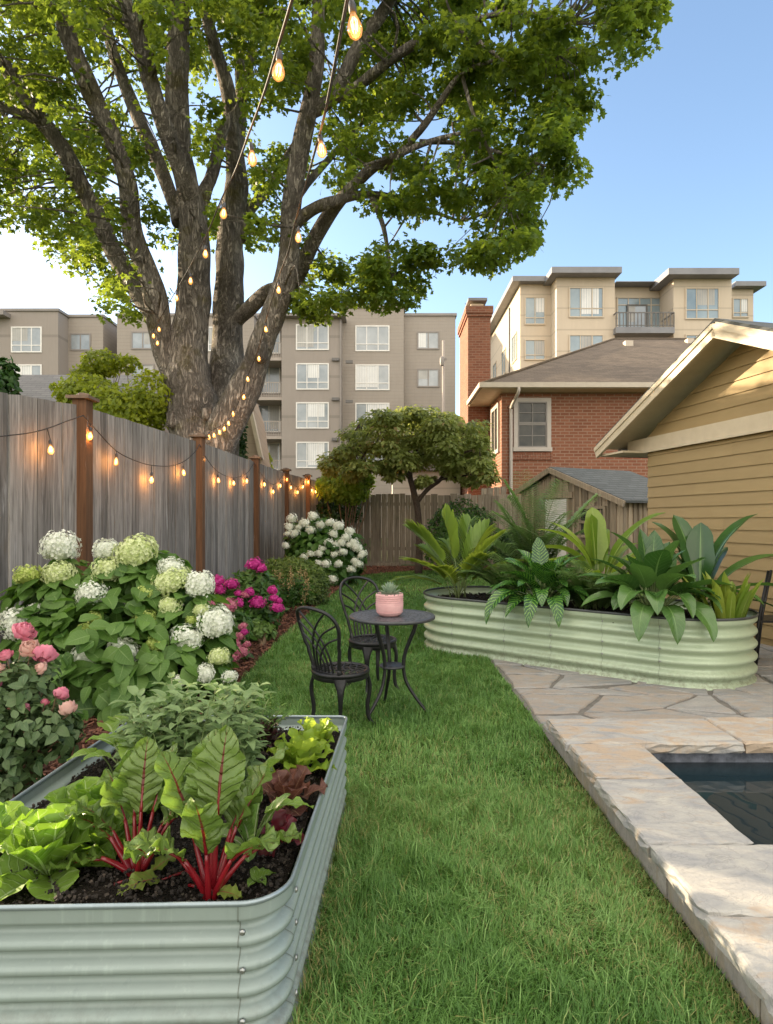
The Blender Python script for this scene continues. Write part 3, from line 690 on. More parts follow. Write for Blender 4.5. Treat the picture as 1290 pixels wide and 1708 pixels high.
# ---- small wooden garden shed ------------------------------------------------------
M_shedwood = fencewood('shed_boards', (.22, .17, .115), (.42, .34, .24), (.18, .14, .10))
M_shedroof = brickmat('shed_shingle', (.085, .09, .085), (.14, .145, .14), (.04, .045, .04), .3, .06, .008, .95, 'roof', .7, 1.0, .3)
sh = thing('garden_shed', 'small weathered board-and-batten shed with a steep gable', 'shed', (3.9, 14.5, 0))
ap = P(926, 786, 14.0); rdir = np.array((.45, -.893, 0)); hdir = np.array((.893, .45, 0)); half = 2.0; halfl = 1.15; dep = 2.3
def SP(u, v, z): return np.array((ap[0], ap[1], 0)) + rdir * u + hdir * v + np.array((0, 0, z))
ze, za = 1.80, ap[2]
mb = MB(); nb = 16
for i in range(nb):
    u0, u1 = -halfl + (half + halfl) * i / nb, -halfl + (half + halfl) * (i + 1) / nb
    z0, z1 = za - (za - ze) * abs(u0) / half, za - (za - ze) * abs(u1) / half
    mb.add([SP(u0, 0, 0), SP(u1, 0, 0), SP(u1, 0, z1), SP(u0, 0, z0)], [(0, 1, 2, 3)], rng.random())
    mb.bar(SP(u0, -.012, .05), SP(u0, -.012, z0 - .04), .045, .03, hdir, rng.random())
for sgn in (1, -1):
    for i in range(nb):
        v0, v1 = dep * i / nb, dep * (i + 1) / nb
        hs = half if sgn > 0 else -halfl; zh = za - (za - ze) * abs(hs) / half
        mb.add([SP(hs, v0, 0), SP(hs, v1, 0), SP(hs, v1, zh), SP(hs, v0, zh)], [(0, 1, 2, 3)], rng.random())
        mb.bar(SP(hs + sgn * .012, v0, 0), SP(hs + sgn * .012, v0, zh), .045, .03, rdir, rng.random())
mb.build('wall', M_shedwood, sh)
mb = MB(); o = .16; sl_ = (za - ze) / half
for sgn in (1, -1):
    e = (half if sgn > 0 else halfl) + .18; zz = za - sl_ * e
    a, b, c, d = SP(0, -o, za + .05), SP(sgn * e, -o, zz + .05), SP(sgn * e, dep + o, zz + .05), SP(0, dep + o, za + .05)
    mb.prism([a, b, c, d], (0, 0, .05))
mb.build('roof', M_shedroof, sh)
mb = MB()
for sgn, e in ((1, half + .18), (-1, halfl + .18)): mb.bar(SP(0, -o - .02, za + .02), SP(sgn * e, -o - .02, za - sl_ * e + .02), .035, .12)
mb.build('bargeboard', M_shedwood, sh)
mb = MB(); mb.bar(SP(-.28, -.03, .97), SP(.42, -.03, .97), .03, 1.9); dr = mb.build('door', M_white, sh)
mb = MB(); mb.bar(SP(-.40, -.05, 2.0), SP(.62, -.05, 2.0), .05, .13); mb.bar(SP(.5, -.05, 0), SP(.5, -.05, 1.92), .05, .09, hdir); mb.build('door_frame', M_shedwood, sh)
mb = MB()
for a, b in (((.80, 1.70), (1.55, 1.70)), ((.80, 1.08), (1.55, 1.08)), ((.80, 1.39), (1.55, 1.39))): mb.bar(SP(a[0], -.05, a[1]), SP(b[0], -.05, b[1]), .05, .06)
for u in (.80, 1.17, 1.55): mb.bar(SP(u, -.052, 1.05), SP(u, -.052, 1.73), .06 if u != 1.17 else .04, .05, hdir)
w = mb.build('window', M_shedwood, sh)
mb = MB(); mb.add([SP(.81, -.025, 1.08), SP(1.54, -.025, 1.08), SP(1.54, -.025, 1.70), SP(.81, -.025, 1.70)], [(0, 1, 2, 3)]); mb.build('pane', M_glass_dark, w)

# ---- tan garage with lap siding ----------------------------------------------------
def paintsiding():
    k = N('tan_painted_siding'); v = k.world((3, 3, 14)); t = k.tint()
    col = k.mix(k.noise(v, 1.2, 6, .6), (.31, .222, .102), (.38, .28, .138))
    g = k.math('MULTIPLY_ADD', t, .10, .95); cc = k.n('CombineColor')
    for i in range(3): k.l(g, cc.inputs[i])
    col = k.mix(1.0, col, cc.outputs[0], 'MULTIPLY')
    col = k.mix(k.math('MULTIPLY', k.noise(k.world((4, 4, .7)), 1.0, 5), .22), col, (.22, .15, .07))
    k.bump(k.noise(k.world((4, 4, 60)), 1.0, 4), .12, .004); return k.done(col, .6, 0, .3)
M_tan = paintsiding()
M_creamtrim = plain('cream_painted_trim', (.50, .42, .29), (.58, .495, .355), 5, .5, .12, 60)
gA = np.array((3.83, 8.76)); gB = np.array((4.28, 6.63)); gd = (gB - gA) / np.linalg.norm(gB - gA); gn = np.array((gd[1], -gd[0]))   # gn points to -X side
if gn[0] > 0: gn = -gn
gar = thing('tan_garage', 'tan lap-sided garage with cream trim and a low gable roof', 'garage', (5.5, 6.5, 0))
def GP(s, o, z): 
    q = gA + gd * s + gn * o; return np.array((q[0], q[1], z))
Lg = 6.2; pk = 1.85                                       # wall length, gable peak position along it
zeave, slope = 2.66, .46
def roofz(s): return zeave + .16 + slope * (pk - abs(s - pk)) + .0
pitch = .150
mb = MB(); z = .10
while z < 2.40:                                           # lapped boards, each leaning out at its lower edge
    z1 = min(z + pitch, 2.41)
    cuts = [0] + sorted(rng.uniform(.6, Lg - .4, 2)) + [Lg]
    for a0, a1 in zip(cuts, cuts[1:]):
        a0 += .0015; a1 -= .0015; o = .022 + rng.uniform(0, .002); zz = z + rng.uniform(-.0015, .0015)
        mb.add([GP(a0, o, zz), GP(a1, o, zz), GP(a1, .004, z1 + .012), GP(a0, .004, z1 + .012), GP(a0, 0, zz), GP(a1, 0, zz)], [(0, 3, 2, 1), (0, 1, 5, 4)], rng.random())
    z = z1
mb.add([GP(0, 0, 0), GP(Lg, 0, 0), GP(Lg, 0, 2.62), GP(0, 0, 2.62)], [(0, 3, 2, 1)], .2)
mb.add([GP(0, 0.0, 0), GP(0, 0, 2.62), GP(0, -4, 2.62), GP(0, -4, 0)], [(0, 3, 2, 1)], .5)
mb.build('wall', M_tan, gar)
mb = MB(); z = 2.625
while z < 3.6:
    z1 = z + pitch; h = lambda zz: max(0, pk - (zz - zeave - .10) / slope)
    def rng_s(zz):
        lim = pk - max(0.0, (zz - zeave - .02) / slope); return pk - lim, pk + lim
    a0, b0 = rng_s(z); a1, b1 = rng_s(z1)
    if b0 - a0 < .05: break
    if b1 < a1: a1 = b1 = pk
    mb.add([GP(a0, .022, z), GP(b0, .022, z), GP(b1, .004, z1 + .006), GP(a1, .004, z1 + .006)], [(0, 3, 2, 1)], rng.random()); z = z1
    mb.add([GP(a0, .022, z - pitch), GP(b0, .022, z - pitch), GP(b0, 0, z - pitch), GP(a0, 0, z - pitch)], [(0, 1, 2, 3)], .5)
mb.build('gable_siding', M_tan, gar)
mb = MB(); mb.bar(GP(-.42, .03, 2.515), GP(Lg, .03, 2.515), .06, .205); mb.bar(GP(-.44, .075, 2.415), GP(Lg, .075, 2.415), .03, .03); mb.build('frieze_board', M_creamtrim, gar)
mb = MB(); ov = .47
def roof_side(sgn, e):
    a = GP(pk, ov, zeave + .17 + slope * pk); b = GP(pk + sgn * (pk + e), ov, zeave + .17 - slope * e)
    c = GP(pk + sgn * (pk + e), -4.2, zeave + .17 - slope * e); d = GP(pk, -4.2, zeave + .17 + slope * pk); return a, b, c, d
for sgn, e in ((-1, .62), (1, 1.6)):
    a, b, c, d = roof_side(sgn, e); mb.prism([a, b, c, d], (0, 0, .045))
mb.build('roof', M_shedroof, gar)
mb = MB()
for sgn, e in ((-1, .60), (1, 1.6)):
    a, b, c, d = [q - np.array((0, 0, .004)) for q in roof_side(sgn, e)]
    n3 = np.array((gn[0], gn[1], 0)); a = a - n3 * .04; b = b - n3 * .04; mb.prism([a, b, c, d], (0, 0, -.03))
mb.build('soffit', M_creamtrim, gar)
mb = MB()
for sgn, e in ((-1, .62), (1, 1.6)):
    a, b, c, d = roof_side(sgn, e); mb.bar(a + (0, 0, -.085), b + (0, 0, -.085), .04, .17)
    mb.bar(a + np.array((gn[0], gn[1], 0)) * .022 + (0, 0, -.045), b + np.array((gn[0], gn[1], 0)) * .022 + (0, 0, -.045), .03, .055)
mb.build('bargeboard', M_creamtrim, gar)
mb = MB(); mb.prism([GP(-.60, ov - .05, 2.40), GP(-.60, -.3, 2.40), GP(-.0, -.3, 2.40), GP(-.0, ov - .05, 2.40)], (0, 0, .03)); mb.build('eave_return', M_creamtrim, gar)
mb = MB(); mb.bar(GP(-.56, .1, 2.46), GP(-.56, -4.1, 2.46), .1, .12); mb.build('gutter', M_darkfr, gar)

# ---- neighbours beyond the fences --------------------------------------------------
nh = thing('neighbour_house', 'grey shingled house roof showing above the board fence', 'house', (-10, 21, 0))
mb = MB(); x0, x1 = WX(-60, 21), WX(300, 21); zr, zeh = WZ(625, 23), 5.2
mb.add([(x0, 20, zeh), (x1, 20, zeh), (x1, 23, zr), (x0, 23, zr)], [(0, 1, 2, 3)]); mb.add([(x0, 26, zeh), (x1, 26, zeh), (x1, 23, zr), (x0, 23, zr)], [(0, 3, 2, 1)]); mb.build('roof', M_shinglegrey, nh)
mb = MB(); mb.box(x0 + .4, x1 - .4, 20.4, 25.6, 0, zeh - .01); mb.build('wall', M_taupe, nh)
mb = MB(); mb.box(-23.6, -15.4, 14.4, 24.6, 0, 6.2); mb.build('wall', M_taupe, nh)          # unseen wing added to the house to shade the garage and yard
mb = MB(); mb.add([(-24.2, 14, 6.0), (-24.2, 25, 6.0), (-19.5, 25, 10.0), (-19.5, 14, 10.0), (-14.8, 14, 6.0), (-14.8, 25, 6.0)], [(0, 3, 2, 1), (3, 4, 5, 2)]); mb.add([(-23.6, 14.39, 6.2), (-15.4, 14.39, 6.2), (-19.5, 14.39, 9.8)], [(0, 1, 2)]); mb.build('roof', M_shinglegrey, nh)  # roof of the added shading wing
th = thing('tan_house', 'tan lap-sided house gable just beside the tree trunk', 'house', (WX(410, 17), 17, 0))
mb = MB(); Dt = 17.0; mb.prism([(WX(398, Dt), Dt, 0), (WX(437, Dt), Dt, 0), (WX(436, Dt), Dt, WZ(765, Dt)), (WX(423, Dt), Dt, WZ(680, Dt)), (WX(410, Dt), Dt, WZ(640, Dt)), (WX(398, Dt), Dt, WZ(640, Dt))], (-.3, 3, 0)); mb.build('wall', lapmat('tan_lap_siding', (.40, .31, .22), (.47, .37, .27), .24), th)
mb = MB(); mb.bar((WX(410, Dt), Dt - .1, WZ(640, Dt)), (WX(438, Dt), Dt - .1, WZ(768, Dt)), .2, .10); mb.build('rake_trim', M_trim, th)
ng = thing('white_outbuilding', 'low white outbuilding with dark flat roof behind the back fence', 'building', (WX(700, 24), 25, 0))
mb = MB(); mb.box(WX(655, 24), WX(768, 24), 24, 27, 0, WZ(786, 24)); mb.build('wall', lapmat('white_siding', (.60, .55, .48), (.68, .62, .55), .9, .2), ng)
mb = MB(); mb.box(WX(648, 23.6), WX(772, 23.6), 23.6, 27.2, WZ(786, 24) + .003, WZ(777, 24)); mb.build('roof', M_darkfr, ng)
up = thing('utility_pole', 'slim pale utility pole rising in front of the taupe apartments', 'utility pole', (WX(740, 32), 32, 0))
mb = MB(); mb.tube([(WX(740, 32), 32, 0), (WX(740, 32), 32, WZ(568, 32))], [.10, .07], 10); mb.build('pole', M_bal, up)
mb = MB(); mb.bar((WX(735, 32), 31.85, WZ(600, 32)), (WX(745, 32), 31.85, WZ(600, 32)), .08, .1); mb.lathe([(.09, 0), (.12, .1), (.12, .4), (.05, .5)], (WX(737, 32), 31.75, WZ(612, 32)), 10); mb.build('bracket', M_parapet, up)

# ================================================================== TREES AND SHRUBS
def barkmat(name, a, b, moss=None, sc=1.0):
    k = N(name)
    wv = k.world((1, 1, .22)); n0 = k.noise(wv, 11 * sc, 7, .62, 1.2)
    ridge = k.math('ABSOLUTE', k.math('SUBTRACT', n0, .5))                # long vertical furrows where the noise crosses .5
    e = k.ramp(ridge, [(.0, (0, 0, 0)), (.03, (.45, .45, .45)), (.11, (1, 1, 1))])
    n2 = k.noise(k.world((1, 1, .6)), 7 * sc, 7, .7)
    col = k.mix(k.math('MULTIPLY', k.math('MULTIPLY_ADD', e, .65, .35), k.math('ADD', .45, k.math('MULTIPLY', n2, .8))), a, b)
    col = k.mix(k.ramp(k.noise(k.world(), 1.1, 5), [(.45, (0, 0, 0)), (.62, (.55, .55, .55))]), col, tuple(x * .7 for x in a))
    col = k.mix(k.ramp(k.noise(k.world((1, 1, .7)), 4.5, 6, .7), [(.60, (0, 0, 0)), (.70, (.5, .5, .5))]), col, tuple(min(1, x * 1.35) for x in b))
    if moss:
        col = k.mix(k.ramp(k.noise(k.world(), 1.5, 6, .65), [(.55, (0, 0, 0)), (.68, (.7, .7, .7))]), col, moss)
    k.bump(k.math('ADD', e, k.math('MULTIPLY', n2, 1.4)), 1.0, .07 / sc); return k.done(col, .9, 0, .2)
M_bark = barkmat('maple_bark', (.080, .067, .056), (.54, .475, .405), (.17, .145, .04))
M_bark2 = barkmat('small_tree_bark', (.05, .035, .028), (.16, .12, .09), None, 4)
M_stem = plain('green_stem', (.10, .15, .04), (.16, .20, .07), 8, .6, 0)
M_brownstem = plain('woody_stem', (.10, .065, .035), (.17, .11, .06), 8, .8, .1, 60)
M_maple = leafmat('maple_leaf', (.036, .086, .014), (.120, .200, .034), .60, .42, (.36, .43, .04), spec=.35, extra=(.16, .24, .03))
M_small = leafmat('dogwood_leaf', (.13, .175, .045), (.37, .42, .14), .5, .5, (.42, .45, .09), extra=(.30, .20, .09))
M_ygreen = leafmat('yellow_green_leaf', (.12, .18, .015), (.36, .42, .04), .5, .5, (.5, .5, .04))
M_dgreen = leafmat('dark_green_leaf', (.018, .055, .012), (.055, .12, .025), .3, .45)
M_mgreen = leafmat('mid_green_leaf', (.035, .09, .015), (.10, .20, .04), .35, .45)

# leaf templates lie in XY with the base at the origin and the tip at +Y
def t_maple():
    ang = [(-90, .0), (-30, .80), (-6, .46), (20, .95), (52, .54), (70, .80), (90, 1.05)]
    o = [(r * math.cos(R(a)), r * math.sin(R(a)) + .30) for a, r in ang[1:]]
    o = [(0, 0)] + [(x, y) for x, y in o] + [(-x, y) for x, y in o[-2::-1]]
    V = [(0, .32, .0)] + [(x, y, -.16 * (x * x + (y - .32) ** 2) + .10 * abs(x)) for x, y in o]
    n = len(o); Fc = [(0, 1 + i, 1 + (i + 1) % n) for i in range(n)]
    return np.array(V) * .55, np.array(Fc), None
T_MAPLE = t_maple()
def t_leaf(prof='ovate', nseg=4, w=.5, droop=.25, fold=.12, wave=0.0):
    V = []; UV = []
    for j in range(nseg + 1):
        t = j / nseg
        ww = profile(prof, t) * w / 2
        for u in (-1, 0, 1):
            V.append((u * ww, t - .12 * droop * t * t, fold * abs(u) * ww * 2 - droop * t * t + wave * math.sin(t * 9 + u * 2) * abs(u))); UV.append((u * .5 + .5, t))
    Fc = []
    for j in range(nseg):
        for i in range(2):
            a = j * 3 + i; Fc.append((a, a + 1, a + 4, a + 3))
    return np.array(V), np.array(Fc), np.array(UV)
def profile(p, t):
    t = min(max(t, 0), 1)
    if p == 'ovate': return max(0, math.sin(PI * t ** .72)) ** .8 * (1 if t > 0 else 0)
    if p == 'lance': return max(0.0, math.sin(PI * t ** .8)) ** .75
    if p == 'strap': return min(1, .45 + t * 2.2) * max(0, 1 - max(0, (t - .55) / .45) ** 2.0) ** .6
    if p == 'spoon': return (.28 + .72 * min(1, max(0, (t - .08) / .55)) ** 1.2) * max(0, 1 - max(0, (t - .72) / .28) ** 2.4) ** .55
    if p == 'chard': return min(1, (.22 + 1.9 * t) ) * max(0, 1 - max(0, (t - .30) / .70) ** 2.1) ** .72
    if p == 'linear': return min(1, .6 + t * 3) * max(0, 1 - max(0, (t - .4) / .6) ** 1.6)
    return 1
T_OV = t_leaf('ovate', 4, .62, .22, .10); T_OVW = t_leaf('ovate', 5, .74, .30, .12); T_LA = t_leaf('lance', 4, .34, .25, .10); T_NARROW = t_leaf('lance', 3, .20, .3, .05)
T_SM = t_leaf('ovate', 2, .6, .15, .1)

def frames(nrm, updir=None, roll=None):
    """orthonormal frames: leaf +Y along updir (projected), +Z along nrm"""
    n = nrm / (np.linalg.norm(nrm, axis=1)[:, None] + 1e-9)
    y = updir - n * np.sum(updir * n, 1)[:, None]; y /= np.linalg.norm(y, axis=1)[:, None] + 1e-9
    x = np.cross(y, n); return np.stack([x, y, n], 2)
def unit(n):
    v = rng.normal(0, 1, (n, 3)); return v / np.linalg.norm(v, axis=1)[:, None]

# ---------------- the big maple
TD = 1.09
big = thing('maple_tree', 'huge maple with mossy forked trunk and spreading crown behind the board fence', 'tree', (WX(335, 13.1), 13.1, 0))
limbs = []                                                 # (rows of px, py, D, width px)
limbs.append([(332, 1000, 12.0, 140), (334, 900, 12, 118), (336, 780, 12, 102), (325, 700, 12, 90), (316, 650, 12, 78), (314, 600, 12, 68), (318, 540, 12, 57), (323, 490, 12, 55), (325, 425, 11.9, 51), (321, 350, 11.8, 47), (310, 300, 11.6, 37), (300, 250, 11.5, 38), (296, 150, 11.3, 38), (298, 50, 11.1, 34), (302, -60, 10.9, 28), (310, -220, 10.8, 20), (325, -380, 10.6, 10)])
limbs.append([(345, 860, 12.3, 84), (360, 740, 12.4, 78), (372, 660, 12.5, 72), (378, 600, 12.7, 54), (381, 520, 12.9, 49), (384, 450, 13, 46), (384, 400, 13, 44), (392, 330, 13, 40), (396, 300, 13, 36), (388, 220, 13, 26), (380, 150, 13, 24), (357, 75, 12.9, 21), (340, 0, 12.8, 18), (320, -120, 12.7, 12)])
limbs.append([(348, 860, 11.9, 70), (364, 745, 11.7, 58), (398, 670, 11.6, 58), (424, 610, 11.5, 44), (440, 565, 11.4, 40), (456, 525, 11.3, 40), (480, 450, 11.1, 36), (485, 350, 10.9, 32), (502, 250, 10.7, 31), (526, 125, 10.4, 26), (531, 25, 10.2, 22), (536, -100, 10, 17), (545, -260, 9.8, 10)])
limbs.append([(318, 690, 12.0, 60), (298, 640, 12, 46), (276, 590, 11.9, 38), (266, 545, 11.8, 38), (262, 512, 11.7, 40), (245, 450, 11.6, 34), (222, 390, 11.4, 33), (212, 300, 11.2, 29), (185, 225, 11, 29), (150, 150, 10.8, 32), (115, 60, 10.6, 28), (97, 0, 10.4, 25), (75, -110, 10.2, 18), (50, -250, 10, 9)])
limbs.append([(262, 525, 11.7, 34), (240, 500, 11.8, 32), (192, 425, 11.9, 30), (165, 365, 11.9, 28), (132, 300, 11.8, 28), (100, 240, 11.7, 27), (62, 190, 11.6, 24), (12, 115, 11.4, 24), (-45, 50, 11.2, 18), (-110, -30, 11, 9)])
limbs.append([(70, 202, 11.6, 16), (35, 190, 11.8, 16), (0, 175, 12, 14), (-60, 150, 12.2, 8)])
limbs.append([(318, 345, 11.8, 32), (308, 300, 11.4, 32), (280, 225, 11, 29), (255, 150, 10.7, 28), (230, 60, 10.4, 27), (208, 0, 10.2, 24), (190, -100, 10, 16), (170, -230, 9.8, 8)])
limbs.append([(300, 372, 11.8, 26), (290, 340, 11.9, 22), (268, 280, 12.2, 24), (232, 200, 12.5, 23), (202, 125, 12.8, 20), (182, 60, 13, 18), (165, -30, 13.2, 12), (150, -120, 13.4, 6)])
limbs.append([(330, 370, 11.8, 24), (342, 320, 11.9, 22), (355, 288, 12, 20), (372, 215, 12.2, 18), (400, 180, 12.3, 15), (415, 120, 12.4, 13), (425, 60, 12.5, 12), (440, -60, 12.6, 7)])
limbs.append([(390, 290, 13, 22), (400, 215, 13.3, 20), (402, 130, 13.6, 19), (396, 40, 13.8, 17), (400, -80, 14, 12), (410, -200, 14, 6)])
limbs.append([(400, 400, 13, 22), (412, 358, 13.1, 18), (450, 310, 13.3, 17), (480, 260, 13.6, 13), (520, 200, 13.9, 9), (560, 150, 14.2, 5)])
limbs.append([(388, 540, 12.9, 26), (410, 520, 12.6, 24), (445, 488, 12.2, 26), (488, 472, 11.9, 26), (522, 405, 11.5, 26), (558, 345, 11.1, 22), (612, 288, 10.7, 18), (655, 262, 10.3, 13), (720, 235, 10, 9), (800, 215, 9.6, 5)])
limbs.append([(486, 378, 10.9, 22), (520, 350, 10.8, 20), (560, 335, 10.9, 18), (600, 325, 11, 14), (650, 328, 11.2, 11), (700, 345, 11.4, 8), (770, 370, 11.7, 4)])
limbs.append([(495, 330, 10.9, 14), (518, 300, 11.3, 12), (545, 270, 11.7, 11), (575, 235, 12, 8), (610, 200, 12.3, 5)])
limbs.append([(515, 190, 10.6, 22), (555, 160, 10.5, 22), (600, 75, 10.3, 22), (645, 10, 10.1, 20), (690, -70, 9.9, 14), (750, -160, 9.6, 8)])
limbs.append([(556, 165, 10.5, 18), (592, 147, 10.2, 17), (645, 105, 9.9, 16), (700, 68, 9.6, 15), (745, 52, 9.4, 12), (795, 68, 9.2, 9), (850, 110, 9.0, 5)])
limbs.append([(740, 53, 9.4, 9), (800, 30, 9.2, 8), (870, 20, 9, 7), (950, 40, 8.8, 4)])
limbs.append([(640, 280, 10.5, 12), (700, 218, 10, 12), (735, 170, 9.7, 11), (770, 124, 9.4, 8), (830, 100, 9.2, 5), (930, 90, 9, 3)])
limbs.append([(700, 236, 10.1, 8), (780, 240, 10, 7), (860, 262, 9.9, 5), (940, 285, 9.8, 3)])
limbs.append([(620, 326, 11, 10), (640, 380, 11.1, 8), (650, 440, 11.2, 5), (655, 490, 11.3, 3)])
limbs.append([(770, 122, 9.4, 7), (790, 190, 9.4, 6), (820, 260, 9.5, 5), (850, 320, 9.6, 3)])
mb = MB(); segs = []
for L in limbs:
    q = smooth_path(L, 5); q[:, 2] *= TD; pts = np.array([P(a, b, c) for a, b, c, d in q]); rad = q[:, 3] * q[:, 2] / F / 2
    if rad[0] > .4: pts[pts[:, 2] < 0, 2] = -.05
    mb.tube(pts, np.maximum(rad, .012), 20 if rad.max() > .25 else 10, wob=.07, cap=True)
    for p, r in zip(pts, rad): segs.append((*p, r))
# knobs and burls on the trunk
for px, py, D, r in ((292, 640, 11.7, .13), (300, 560, 11.75, .09), (436, 588, 11.25, .17), (345, 690, 11.55, .12), (330, 620, 11.75, .10), (405, 655, 11.4, .14), (288, 700, 11.55, .15)):
    c = P(px, py, D * TD)
    a = np.linspace(0, PI, 8); mb.lathe([(max(.0001, r * math.sin(x)) * (1 + .2 * math.sin(3 * x)), -r * 1.3 * math.cos(x)) for x in a], c, 12)
segs = np.array(segs)
CROWN = [(-170, -420), (900, -420), (1060, -160), (1092, 5), (1070, 88), (1015, 72), (962, 112), (972, 190), (932, 252), (973, 287), (905, 305), (872, 345), (908, 392), (822, 440), (770, 432), (705, 432), (700, 488), (660, 520), (600, 505), (545, 522), (485, 522), (500, 450), (520, 410), (475, 395), (440, 372), (408, 420), (352, 380), (300, 405), (262, 395), (250, 340), (205, 340), (215, 420), (246, 470), (240, 520), (212, 535), (172, 500), (178, 445), (206, 425), (178, 385), (120, 450), (66, 402), (48, 350), (0, 365), (-170, 380)]
cl = []
tries = 0
while len(cl) < 1250:
    px, py = rng.uniform(-170, 1095), rng.uniform(-420, 525)
    if not inpoly(np.array([px]), np.array([py]), CROWN)[0]: continue
    if vnoise(px / 75 + 9, py / 75 + 4) < (.30 if px > 480 else .22): continue
    if 255 < px < 480 and 150 < py < 430 and rng.random() < .45: continue
    base = 11.6 - max(0, px - 500) * .0042 
    spread = 3.2 if px < 600 else 1.9
    if py < 60: spread *= 1.3
    D = base + rng.uniform(-spread * .75, spread) 
    cl.append((*P(px, py, D * TD), px, py))
# outline sprays: extra clumps just inside the lower and outer edge so that the silhouette is fringed
for a, b in zip(CROWN[2:], CROWN[3:]):
    a = np.array(a, float); b = np.array(b, float); n = max(1, int(np.linalg.norm(b - a) / 30))
    for i in range(n):
        q = a + (b - a) * (i + .5) / n; c = np.array((480, 150.0)); q = q + (c - q) / np.linalg.norm(c - q) * 14
        D = 11.4 - max(0, q[0] - 500) * .0042 + rng.uniform(-.8, .8); cl.append((*P(q[0], q[1], D * TD), q[0], q[1]))
cl = np.array(cl)
# twigs from the nearest limb to each clump
for c in cl:
    d = np.linalg.norm(segs[:, :3] - c[:3], axis=1) + segs[:, 3] * 1.5; i = int(np.argmin(d)); p0 = segs[i, :3]; p1 = c[:3]; L = np.linalg.norm(p1 - p0)
    if L > 2.6 or L < .05: continue
    m = (p0 + p1) / 2 + rng.normal(0, .09 * L, 3) + np.array((0, 0, .06 * L))
    mb.tube(smooth_path([p0, m, p1], 3), np.linspace(min(.030, segs[i, 3] * .7), .006, 7), 4, cap=False)
mb.build('trunk', M_bark, big)
mb = MB(); pos = []; nr = []; tn = []; sz = []; up = []
for c in cl:
    n = int(rng.uniform(80, 135)); rad = rng.uniform(.32, .66) * (.8 if c[3] > 480 else .9)
    o = unit(n) * (rng.random((n, 1)) ** .45) * np.array((1, 1, .55)) * rad
    o[:, 2] -= .25 * (o[:, 0] ** 2 + o[:, 1] ** 2) / rad
    pos.append(c[:3] + o); out = o / rad
    nr.append(out * .55 + np.array((0, 0, .75)) + rng.normal(0, .42, (n, 3))); up.append(out + rng.normal(0, .5, (n, 3)) + np.array((0, 0, -.55)))
    b = rng.normal(.42, .16); tn.append(np.clip(b + rng.normal(0, .16, n), 0.02, .86)); sz.append(rng.uniform(.095, .168, n))
pos = np.vstack(pos); nr = np.vstack(nr); up = np.vstack(up); tn = np.concatenate(tn); sz = np.concatenate(sz)
# keep the view of the trunk fork open: drop leaves lying in front of it
px = 645 + pos[:, 0] / pos[:, 1] * F; py = HOR - (pos[:, 2] - CAMZ) / pos[:, 1] * F
near = np.zeros(len(pos), bool)
for L in limbs[:8] + limbs[11:12]:
    q = smooth_path(L, 5)
    for a, b, c, d in q:
        if b < 30: continue
        near |= (np.hypot(px - a, py - b) < d * .5 + 4) & (pos[:, 1] < c * TD) & (rng.random(len(pos)) < .8)
k = ~near
mb.inst(T_MAPLE, frames(nr[k], up[k]) * sz[k][:, None, None] * 1.0, pos[k], tn[k])
mb.build('crown', M_maple, big)

# ---------------- leafy masses
def leafy(mb, ells, n, T, size, tilt=.5, shell=.55, upw=.35, tint=(.5, .2), ztop=.0):
    """ells: (cx,cy,cz,rx,ry,rz) ellipsoids; leaves near their surface facing out"""
    vol = np.array([e[3] * e[4] + e[3] * e[5] for e in ells]); cnt = (n * vol / vol.sum()).astype(int)
    for e, m in zip(ells, cnt):
        d = unit(m); r = shell + (1 - shell) * rng.random((m, 1)) ** .6
        lump = 1 + .22 * (vnoise(d[:, 0] * 3 + e[0] * 7, d[:, 2] * 3 + d[:, 1] * 2 + e[2] * 5)[:, None] - .5)
        p = np.array(e[:3]) + d * r * lump * np.array(e[3:6])
        kk = p[:, 2] > .03; p = p[kk]; d = d[kk]; m = len(p)
        nr = d + np.array((0, 0, upw)) + rng.normal(0, tilt, (m, 3)); upd = d * .7 + rng.normal(0, .6, (m, 3)) + np.array((0, 0, .1))
        b = vnoise(p[:, 0] * 4, p[:, 2] * 4 + p[:, 1] * 3)
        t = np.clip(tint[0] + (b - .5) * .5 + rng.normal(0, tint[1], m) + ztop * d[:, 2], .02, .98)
        mb.inst(T, frames(nr, upd) * (rng.uniform(.7, 1.25, m) * size)[:, None, None], p, t, 0, True)
def stems(mb, base, tips, r0=.012, r1=.004, bend=.15):
    for t in tips:
        b = np.array(base, float) + rng.normal(0, .05, 3) * (1, 1, 0); t = np.array(t, float); L = np.linalg.norm(t - b)
        m = b * .45 + t * .55 + rng.normal(0, bend * .3 * L, 3); m[2] = b[2] + (t[2] - b[2]) * .6
        mb.tube(smooth_path([b, m, t], 3), np.linspace(r0, r1, 7), 5, cap=False)
def ell_tips(ells, n, f=.75):
    o = []
    for i in range(n):
        e = ells[i % len(ells)]; d = unit(1)[0]; d[2] = abs(d[2]); o.append(np.array(e[:3]) + d * np.array(e[3:6]) * f)
    return o
def bush(name, label, cat, base, ells, n, T, size, mat, stemmat=M_brownstem, ns=10, group=None, **kw):
    t = thing(name, label, cat, base, group)
    mb = MB(); leafy(mb, ells, n, T, size, **kw); mb.build('foliage', mat, t)
    mb = MB(); stems(mb, base, [q for q in ell_tips(ells, ns, .7) if q[2] > .1], .03, .006); mb.build('stem', stemmat, t)
    return t
def E(px, py, D, rx, rz, ry=None):
    return (*P(px, py, D), rx * D / F, (ry if ry else rx) * D / F, rz * D / F)
